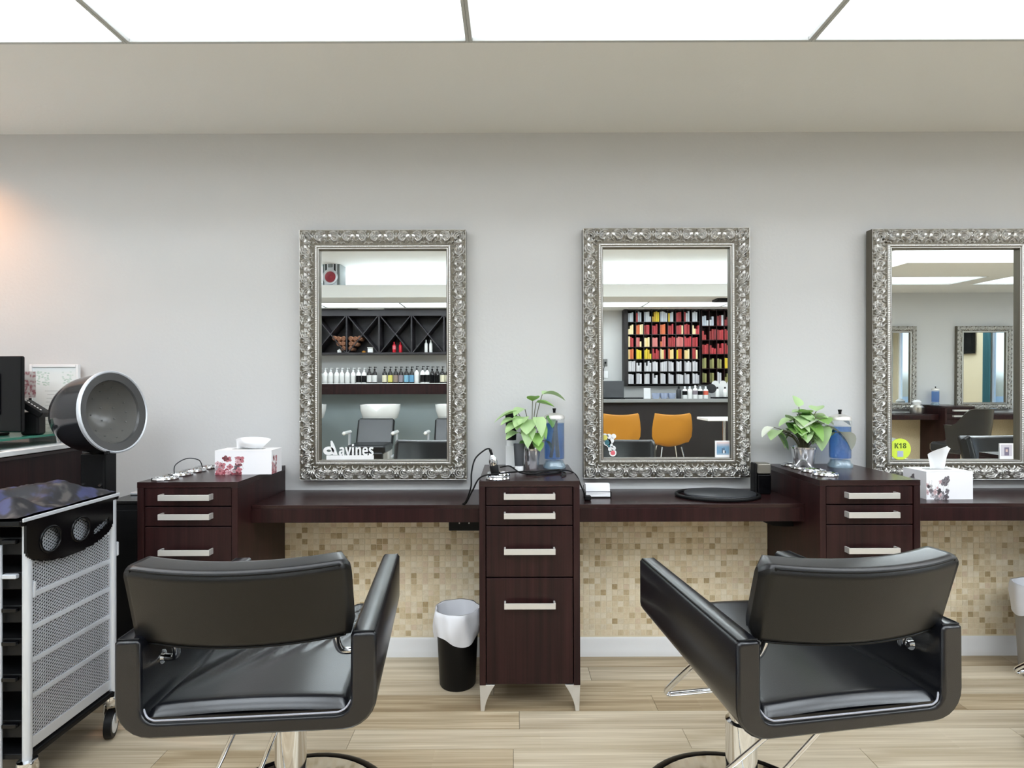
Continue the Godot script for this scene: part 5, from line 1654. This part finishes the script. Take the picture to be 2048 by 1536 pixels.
func stations() -> void:
	cabinet(Vector3(-1.277, 0, 0), 0, "dark drawer cabinet with the pink floral tissue box on top", [Vector2(-0.131, 0.40), Vector2(-0.131, 0.295), Vector2(-0.131, 0.19), Vector2(-0.131, 0.085)])
	cabinet(Vector3(0.067, 0, 0), 0, "dark drawer cabinet between the two full mirrors, tangled cord on top", [Vector2(-0.125, 0.415), Vector2(-0.125, 0.310)])
	cabinet(Vector3(1.406, 0, 0), 0, "dark drawer cabinet with the bushy plant on top", [Vector2(-0.106, 0.345), Vector2(-0.106, 0.253), Vector2(-0.106, 0.161), Vector2(-0.106, 0.069)])
	cabinet(Vector3(2.745, 0, 0), 0, "dark drawer cabinet beyond the right edge of the view")
	counter(-1.0785, -0.1315, 0, 0, "dark counter shelf under the mirror with white lettering")
	counter(0.2655, 1.2075, 0, 0, "dark counter shelf carrying the round black hand mirror")
	counter(1.6045, 2.5465, 0, 0, "dark counter shelf carrying the grey floral tissue box")
	wall_mirror(Vector3(-0.603, 1.428, 0), 0, 0, "ornate silver mirror with white lettering in its lower corner")
	wall_mirror(Vector3(0.724, 1.433, 0), 0, 0, "ornate silver mirror with the colourful sticker, reflecting mustard chairs")
	wall_mirror(Vector3(2.069, 1.422, 0.008), 0, deg_to_rad(0.5), "ornate silver mirror cut by the right edge, green round sticker")
	wall_mirror(Vector3(3.41, 1.428, 0), 0, 0, "ornate silver mirror beyond the right edge of the view")
	styling_chair(Vector3(-0.612, 0, 1.145), deg_to_rad(4.5), "black styling chair beside the trolley, creased seat", true, false, -0.016)
	styling_chair(Vector3(0.715, 0, 1.140), deg_to_rad(9.0), "black styling chair nearest the bushy plant, tab on its back", false, true, 0.018)
	styling_chair(Vector3(2.10, 0, 0.98), deg_to_rad(14), "black styling chair at the right edge, only its footrest in view", false, false)
	styling_chair(Vector3(3.43, 0, 1.12), deg_to_rad(-3), "black styling chair seen only in the cropped mirror", false, false)
	# white lettering standing on the frame lip
	var sg := thing("logo_sign", "white davines lettering standing at the foot of the mirror", "sign", Vector3(-0.774, 0.9360, 0.0350))
	obj("base", bx(Vector3(0.012, 0.010, 0.0), Vector3(0.222, 0.020, 0.003), 0.0005), M.white, sg)
	var d := MB.new() # the tall d: a flat ring and a leaning, pointed stem
	for i in 24:
		var a0 := TAU * i / 24; var a1 := TAU * (i + 1) / 24
		var c := Vector2(-0.088, 0.042)
		var o0 := c + Vector2(0.026 * cos(a0), 0.020 * sin(a0)); var o1 := c + Vector2(0.026 * cos(a1), 0.020 * sin(a1))
		var i0 := c + Vector2(0.011 * cos(a0), 0.006 * sin(a0)); var i1 := c + Vector2(0.011 * cos(a1), 0.006 * sin(a1))
		d.prism(PackedVector2Array([i0, o0, o1, i1]), -0.001, 0.0015)
	d.prism(PackedVector2Array([Vector2(-0.068, 0.022), Vector2(-0.047, 0.022), Vector2(-0.060, 0.062), Vector2(-0.073, 0.089), Vector2(-0.079, 0.089), Vector2(-0.077, 0.058)]), -0.001, 0.0015)
	obj("tall_letter", d, M.white, sg)
	var tm := obj("letters", word("avines", 0.0535, 0.002), M.white, sg)
	tm.position = Vector3(0.041, 0.044, 0); tm.scale = Vector3(1, 1.28, 1)
	# sticker on the second mirror
	var stk := thing("mirror_sticker", "small white edged yellow, teal and red sticker on the mirror", "sticker", Vector3(0.455, 1.0, 0.0338))
	var sh := MB.new()
	for q in [[-0.020, 0.036, 0.020], [0.0, 0.040, 0.014], [0.022, 0.042, 0.012], [-0.008, 0.014, 0.018], [0.004, 0.0, 0.014], [0.010, -0.018, 0.014], [0.020, -0.014, 0.012], [0.018, -0.036, 0.017], [0.010, 0.022, 0.014]]:
		var p := PackedVector2Array()
		for k in 14: p.append(Vector2(q[0] + q[2] * cos(TAU * k / 14), q[1] + q[2] * sin(TAU * k / 14)))
		sh.prism(p, 0, 0.0008)
	obj("backing", sh, M.white, stk)
	for q in [[-0.020, 0.036, 0.013, "label_yellow"], [-0.009, 0.013, 0.012, "teal"], [0.018, -0.036, 0.011, "red_pale"], [0.0, -0.004, 0.006, "teal"]]:
		var p := PackedVector2Array()
		for k in 14: p.append(Vector2(q[0] + q[2] * cos(TAU * k / 14), q[1] + q[2] * sin(TAU * k / 14)))
		var c := MB.new(); c.prism(p, 0.0008, 0.0013); obj("print_patch", c, M[q[3]], stk)
	photo_print(Vector3(0.990, 0.9775, 0.0350), 0.073, 0.085, true, "instant photo of a couple tucked in the mirror corner")
	photo_print(Vector3(2.318, 0.966, 0.0395), 0.064, 0.076, false, "instant photo of one person in the cropped mirror corner")
	var gs := thing("round_sticker", "lime green round sticker reading K18 on the cropped mirror", "sticker", Vector3(1.820, 0.978, 0.0385))
	var gd := MB.new(); gd.xf = Transform3D(Basis(Vector3.RIGHT, PI / 2), Vector3.ZERO); gd.lathe([Vector2(0, 0), Vector2(0.050, 0), Vector2(0.050, 0.001), Vector2(0, 0.001)], 40); obj("disc", gd, M.lime, gs)
	var kt := obj("print", word("K18", 0.034, 0.001), M.olive_ink, gs); kt.position = Vector3(0, 0.016, 0.0015)
	obj("pale_square", bx(Vector3(0.0, -0.022, 0.0013), Vector3(0.028, 0.028, 0.0006)), M.bowl, gs)
	# tissue boxes
	tissue_box(Vector3(-1.148, 0.906, 0.225), 0.02, 0.240, 0.102, 0.112, "pink floral tissue box on the drawer cabinet", false, false)
	tissue_box(Vector3(1.868, 0.790, 0.205), 0.02, 0.202, 0.118, 0.14, "grey floral tissue box on the counter, sheet standing up", true, true)
	# tool rings in the cabinet tops
	var where := ["nearest the drawers", "second from the drawers", "third from the drawers", "nearest the wall"]
	for k in 4: ring_holder(Vector3(-1.408, 0.906, 0.40 - 0.105 * k), "chrome ring beside the pink tissue box, " + where[k])
	for k in 2: ring_holder(Vector3(-0.058, 0.906, 0.415 - 0.105 * k), "chrome ring under the clippers, " + where[k])
	for k in 4: ring_holder(Vector3(1.300, 0.906, 0.345 - 0.092 * k), "chrome ring in front of the bushy plant, " + where[k])
	var lw := MB.new(); lw.tube(smooth_path([Vector3(-1.412, 0.918, 0.33), Vector3(-1.425, 0.95, 0.30), Vector3(-1.40, 0.972, 0.26), Vector3(-1.37, 0.96, 0.22), Vector3(-1.365, 0.925, 0.20)]), 0.0022, 8)
	one("wire_loop", lw, M.charcoal, "thin dark wire loop arching over the chrome rings", "wire")
	# jars and plants
	jar(Vector3(0.193, 0.906, 0.105), 0.094, 0.245, 0.205, "blue disinfectant jar with black combs beside the tall plant", true)
	jar(Vector3(1.500, 0.906, 0.105), 0.094, 0.235, 0.185, "blue disinfectant jar beside the bushy plant", false)
	var lv := [[-0.035, 0.235, 0.03, 0.085, 150, -25, 0], [-0.06, 0.250, -0.01, 0.105, 100, 8, 0], [-0.02, 0.225, 0.04, 0.085, 175, -42, 0], [0.005, 0.305, 0.0, 0.065, 190, 35, 1], [0.05, 0.335, -0.02, 0.105, -70, 14, 0], [0.02, 0.300, 0.02, 0.085, -100, -8, 1], [0.075, 0.240, 0.01, 0.06, -140, -50, 2], [0.02, 0.235, 0.04, 0.085, -150, -35, 0], [-0.045, 0.205, 0.04, 0.095, 125, -18, 0], [-0.055, 0.165, 0.04, 0.080, 130, -5, 0], [-0.01, 0.190, 0.05, 0.085, 165, -38, 0], [0.01, 0.165, 0.05, 0.070, 200, -45, 1], [0.065, 0.125, 0.0, 0.05, -80, -45, 2], [-0.03, 0.130, 0.03, 0.05, 140, -40, 2], [0.02, 0.125, 0.04, 0.055, -160, -40, 1], [-0.03, 0.270, 0.0, 0.080, 140, -8, 0], [0.03, 0.205, 0.03, 0.070, -130, -30, 1], [-0.075, 0.225, 0.02, 0.075, 115, -15, 0]]
	plant(Vector3(0.088, 0.906, 0.13), 0.040, 0.092, lv, "tall pale leafed plant in a silver pot on the middle cabinet", "shiny silver pot")
	rng.seed = 14
	var lv2 := []
	for k in 66:
		var a := rng.randf() * TAU
		var r := rng.randf_range(0.01, 0.13)
		var y := 0.115 + 0.13 * (1.0 - pow(r / 0.15, 2.0)) * rng.randf_range(0.35, 1.0) + rng.randf() * 0.02
		lv2.append([cos(a) * r * 1.05, y, maxf(sin(a) * r * 0.45, -0.02), rng.randf_range(0.055, 0.10), (rad_to_deg(-a) - 90.0 if k % 3 == 0 else 180.0 - cos(a) * 60.0) + rng.randf_range(-40, 40), rng.randf_range(-55, 12), [0, 0, 1, 1, 2, 0, 3][rng.randi() % 7]])
	for q in [[-0.02, 0.275, 0.0, 0.06, 20, 70, 0], [0.06, 0.255, 0.0, 0.08, -30, 40, 0], [-0.15, 0.185, 0.03, 0.07, 95, -35, 3], [0.14, 0.165, 0.05, 0.10, -75, -40, 3], [0.13, 0.22, 0.0, 0.09, -80, 10, 3]]: lv2.append(q)
	plant(Vector3(1.327, 0.906, 0.115), 0.053, 0.094, lv2, "bushy variegated plant in a silver pot beside the last mirror", "wide shiny silver pot")
	squeeze_tube(Vector3(0.030, 0.906, 0.185), 0.118, 0.048, M.charcoal, M.white, "dark grey squeeze tube standing on its white cap")
	var wbx := thing("product_carton", "tall white carton against the wall behind the squeeze tube", "carton", Vector3(-0.004, 0.906, 0.060))
	obj("body", bx(Vector3(0, 0.048, 0), Vector3(0.052, 0.096, 0.045), 0.001), M.white, wbx); obj("flap", bx(Vector3(0, 0.0965, 0), Vector3(0.050, 0.001, 0.043)), M.paper, wbx)
	squeeze_tube(Vector3(-0.004, 1.003, 0.060), 0.150, 0.056, M.black, M.white, "black squeeze tube upside down on the white carton")
	# clippers with their lead
	var cp := thing("hair_clipper", "silver and black hair clipper standing on a chrome ring", "clipper", Vector3(-0.070, 0.917, 0.375), 0.2)
	var cb := MB.new(); cb.xf = Transform3D(Basis(Vector3(0, 0, 1), 0.16), Vector3.ZERO)
	cb.lathe([Vector2(0, 0), Vector2(0.017, 0.0), Vector2(0.018, 0.035), Vector2(0.016, 0.04), Vector2(0, 0.04)], 16); obj("grip", cb, M.black, cp)
	var cc := MB.new(); cc.xf = cb.xf; cc.lathe([Vector2(0.0165, 0.04), Vector2(0.018, 0.055), Vector2(0.013, 0.075), Vector2(0.010, 0.082), Vector2(0, 0.083)], 16); obj("case", cc, M.chrome, cp)
	var cd := MB.new(); cd.xf = cb.xf; cd.tube([Vector3(0, 0.08, 0), Vector3(-0.004, 0.105, 0)], 0.006, 10); obj("strain_relief", cd, M.black, cp)
	var cord := MB.new()
	cord.tube(smooth_path([Vector3(-0.090, 1.022, 0.375), Vector3(-0.110, 1.020, 0.38), Vector3(-0.150, 0.985, 0.39), Vector3(-0.165, 0.93, 0.40), Vector3(-0.168, 0.87, 0.40), Vector3(-0.19, 0.81, 0.38), Vector3(-0.205, 0.7945, 0.36), Vector3(-0.190, 0.80, 0.37), Vector3(-0.160, 0.86, 0.41), Vector3(-0.125, 0.915, 0.42), Vector3(-0.05, 0.925, 0.40), Vector3(0.02, 0.920, 0.32), Vector3(0.10, 0.912, 0.26), Vector3(0.17, 0.911, 0.22), Vector3(0.21, 0.911, 0.20), Vector3(0.20, 0.911, 0.28), Vector3(0.12, 0.911, 0.34), Vector3(0.06, 0.911, 0.33), Vector3(0.10, 0.911, 0.28), Vector3(0.20, 0.914, 0.24), Vector3(0.245, 0.913, 0.25), Vector3(0.275, 0.895, 0.26), Vector3(0.295, 0.85, 0.27), Vector3(0.315, 0.806, 0.27)], 8), 0.0032, 8)
	var ct := one("tangled_lead", cord, M.black, "black clipper cord tangled over the middle cabinet", "cord")
	var cord2 := MB.new(); cord2.tube(smooth_path([Vector3(-0.05, 0.945, 0.36), Vector3(-0.01, 0.945, 0.33), Vector3(0.03, 0.921, 0.34), Vector3(0.08, 0.9165, 0.36), Vector3(0.13, 0.9165, 0.30), Vector3(0.19, 0.9165, 0.26), Vector3(0.225, 0.912, 0.32), Vector3(0.20, 0.911, 0.38)], 8), 0.003, 8)
	one("tangled_lead", cord2, M.black, "second black cord looped across the middle cabinet top", "cord")
	obj("plug", bx(Vector3(0.322, 0.801, 0.272), Vector3(0.030, 0.020, 0.026), 0.004), M.black, ct)
	# business cards in a wire holder
	var ch := thing("card_holder", "black wire holder of white business cards on the counter", "card holder", Vector3(0.375, 0.790, 0.19))
	var wr := MB.new()
	for q in [[0.004, 0.035], [0.028, 0.040]]:
		wr.tube([Vector3(-0.056, q[0], q[1]), Vector3(0.056, q[0], q[1])], 0.0016, 6)
	for s in [-1, 1]: wr.tube(smooth_path([Vector3(s * 0.056, 0.028, 0.040), Vector3(s * 0.056, 0.004, 0.035), Vector3(s * 0.056, 0.002, -0.02), Vector3(s * 0.056, 0.045, -0.035)], 4), 0.0016, 6)
	obj("wire_frame", wr, M.black, ch)
	for k in 3:
		var cx := MB.new(); cx.xf = Transform3D(Basis(Vector3.RIGHT, -0.30), Vector3(0, 0.004, 0.026 - 0.012 * k)); cx.box(Vector3(0, 0.028, 0), Vector3(0.106, 0.056, 0.009), 0.0005); obj("card_stack", cx, M.paper, ch)
	# round hand mirror with a hoop handle lying face down
	var hm := thing("hand_mirror", "round black hand mirror with hoop frame lying on the counter", "hand mirror", Vector3(0.905, 0.790, 0.195))
	var hr := MB.new(); hr.tube(arc(Vector3(0, 0.008, 0), Vector3(0.178, 0, 0), Vector3(0, 0, 0.128), 0, TAU * 47 / 48.0, 47), 0.0075, 10, true); obj("hoop", hr, M.black, hm)
	var hd := MB.new()
	var hrow := [[0.0, 0.0], [0.99, 0.0], [1.0, 0.006], [0.99, 0.013], [0.0, 0.014]]
	var rws := []
	for q in hrow:
		var row := PackedVector3Array()
		for j in 48: row.append(Vector3(0.014 + cos(TAU * j / 48) * 0.156 * q[0], 0.004 + q[1], -0.010 + sin(TAU * j / 48) * 0.114 * q[0]))
		rws.append(row)
	hd.grid(rws, false, true); obj("disc", hd, M.charcoal, hm)
	# black dispenser
	var dp := thing("spray_dispenser", "black dispenser bottle with silver top beside the cabinet", "dispenser", Vector3(1.130, 0.790, 0.13))
	obj("body", bx(Vector3(0, 0.045, 0), Vector3(0.062, 0.090, 0.060), 0.006), M.black_gloss, dp); obj("collar", bx(Vector3(0, 0.115, 0), Vector3(0.064, 0.050, 0.062), 0.008), M.silver_dark, dp); obj("spine", bx(Vector3(-0.036, 0.07, 0), Vector3(0.014, 0.14, 0.05), 0.005), M.black, dp)
	# bins, power strip, bracket
	waste_bin(Vector3(-0.238, 0, 0.25), 0.092, 0.315, M.black, "small black waste bin with white liner beside the middle cabinet")
	waste_bin(Vector3(2.325, 0, 0.22), 0.105, 0.39, M.bin_grey, "waste bin with pale liner cut by the right edge")
	var ps := thing("power_strip", "black power strip fixed under the counter beside the middle cabinet", "power strip", Vector3(-0.205, 0.680, 0.20))
	obj("body", bx(Vector3(0, 0, 0), Vector3(0.144, 0.060, 0.06), 0.003), M.black, ps)
	for k in 2:
		var ld := MB.new(); ld.cyl(Vector3(-0.026 + 0.042 * k, 0.004, 0.029), Vector3(-0.026 + 0.042 * k, 0.004, 0.032), 0.003, 10); obj("screw", ld, M.white, ps)
	for q in [[1.208, "dark curved bracket under the counter beside the bushy plant cabinet"], [2.547, "dark curved bracket under the counter at the right edge"]]:
		var bp := PackedVector2Array([Vector2(0, 0), Vector2(-0.155, 0), Vector2(-0.145, -0.012), Vector2(-0.12, -0.028), Vector2(-0.09, -0.040), Vector2(-0.05, -0.044), Vector2(0, -0.044)])
		var bm := MB.new(); bm.prism(bp, -0.012, 0.012, 0.002)
		var bt := thing("shelf_bracket", q[1], "bracket", Vector3(q[0] - 0.0005, 0.7165, 0.25)); obj("plate", bm, M.black, bt); obj("flange", bx(Vector3(-0.075, -0.003, 0), Vector3(0.15, 0.005, 0.06), 0.001), M.black, bt)

func warm_lamp() -> void:  # lamp out of view, placed to warm the upper left of the wall
	var t := thing("unseen_downlight", "small warm recessed lamp, out of view, warming the wall by the reception desk", "ceiling light", Vector3(-2.66, CEIL, 0.30))
	var b := MB.new(); b.lathe([Vector2(0.048, 0.002), Vector2(0.040, -0.010), Vector2(0.048, -0.012), Vector2(0.060, -0.008), Vector2(0.062, 0.0)], 28)
	obj("trim_ring", b, M.trim, t)
	var g := MB.new(); g.lathe([Vector2(0.0, -0.003), Vector2(0.042, -0.003), Vector2(0.042, -0.001), Vector2(0, -0.001)], 24)
	obj("lamp_face", g, glow(rgb(255, 196, 130), 1.2), t)
	var l := SpotLight3D.new(); l.name = "warm_spot"; l.light_color = Color(1.0, 0.68, 0.42); l.light_energy = 0.6; l.light_size = 0.03
	l.spot_angle = 66.0; l.spot_angle_attenuation = 0.9; l.spot_range = 8.0; l.spot_attenuation = 2.0; l.shadow_enabled = true
	l.rotation.x = -PI / 2; l.position = Vector3(0, -0.02, 0); t.add_child(l)

func more_materials() -> void:
	M.foot_blue = mat(rgb(150, 200, 230, 0.25), 0.02); M.foot_blue.refraction_enabled = true; M.foot_blue.refraction_scale = 0.05; M.foot_blue.transparency = BaseMaterial3D.TRANSPARENCY_ALPHA
	M.pot = mat(rgb(228, 228, 232), 0.18, 0.9)
	M.liner = mat(rgb(236, 236, 240), 0.5); M.liner.backlight_enabled = true; M.liner.backlight = Color(0.3, 0.3, 0.32)
	M.smoke = mat(rgb(36, 37, 40), 0.10)
	M.hood_lip = mat(rgb(72, 72, 72), 0.25)
	M.hood_inside = mat(rgb(112, 111, 107), 0.22)
	M.hood_nozzle = mat(rgb(92, 92, 90), 0.3)
	M.rack = mat(rgb(40, 36, 40), 0.4)
	M.towel = mat(rgb(150, 104, 78), 0.95)
	M.towel_dark = mat(rgb(92, 56, 40), 0.95)
	M.red = mat(rgb(196, 26, 44), 0.25)
	M.red_pale = mat(rgb(224, 110, 120), 0.35)
	M.amber = mat(rgb(24, 18, 16), 0.15)
	M.label_pale = mat(rgb(232, 232, 230), 0.5); M.label_cream = mat(rgb(228, 222, 196), 0.5); M.label_yellow = mat(rgb(222, 214, 110), 0.5)
	M.label_taupe = mat(rgb(150, 132, 122), 0.5); M.label_mauve = mat(rgb(140, 130, 138), 0.5); M.label_blue = mat(rgb(130, 180, 204), 0.5); M.label_blue2 = mat(rgb(104, 160, 196), 0.5); M.label_orange = mat(rgb(216, 96, 74), 0.5)
	M.charcoal = mat(rgb(44, 46, 50), 0.4)
	M.stone = mat(rgb(150, 152, 152), 0.35)
	M.bowl = mat(rgb(166, 176, 200), 0.4)
	M.speaker_grey = mat(rgb(120, 126, 126), 0.4)
	M.cone_red = mat(rgb(150, 44, 58), 0.4)
	M.lime = mat(rgb(206, 226, 70), 0.5); M.olive_ink = mat(rgb(74, 96, 20), 0.6)
	M.teal = mat(rgb(60, 110, 120), 0.8)
	M.silver_dark = mat(rgb(140, 136, 126), 0.35, 0.6)
	M.bin_grey = mat(rgb(150, 146, 140), 0.5)

func _ready() -> void:
	# camera
	var cam := Camera3D.new()
	cam.name = "camera"; add_child(cam)
	cam.position = Vector3(0, 1.28, 2.70)
	cam.rotation_degrees = Vector3(0.2, 0, -0.17)
	cam.fov = rad_to_deg(2.0 * atan(768.0 / 1134.0))
	cam.near = 0.05; cam.far = 120.0
	cam.current = true
	# sky and exposure
	var sky_mat := ProceduralSkyMaterial.new()
	sky_mat.sky_top_color = rgb(120, 160, 215); sky_mat.sky_horizon_color = rgb(214, 224, 234); sky_mat.ground_bottom_color = rgb(120, 118, 112); sky_mat.ground_horizon_color = rgb(200, 204, 206)
	sky_mat.sky_energy_multiplier = 1.6
	var sky := Sky.new(); sky.sky_material = sky_mat
	var env := Environment.new()
	env.background_mode = Environment.BG_SKY; env.sky = sky
	env.tonemap_mode = Environment.TONE_MAPPER_LINEAR; env.tonemap_exposure = 1.1
	env.sdfgi_enabled = true; env.ssao_enabled = true; env.ssil_enabled = true
	var we := WorldEnvironment.new(); we.name = "world"; we.environment = env; add_child(we)
	# materials, then structure, then things
	make_materials(); more_materials()
	handle_mesh = make_handle()
	build_room()
	make_frame_meshes()
	stations()
	hood_dryer(); trolley(); cape(); reception(); warm_lamp()
	for q in [[-3.045, "white wash basin with black chair at the wall end"], [-1.94, "white wash basin with black chair in the middle"], [-0.84, "white wash basin with black chair nearest the colour bar"]]: wash_unit(q[0], q[1])
	diamond_rack(); bottle_shelf(); colour_shelf(); far_bar(); loudspeaker(); opposite_stations()
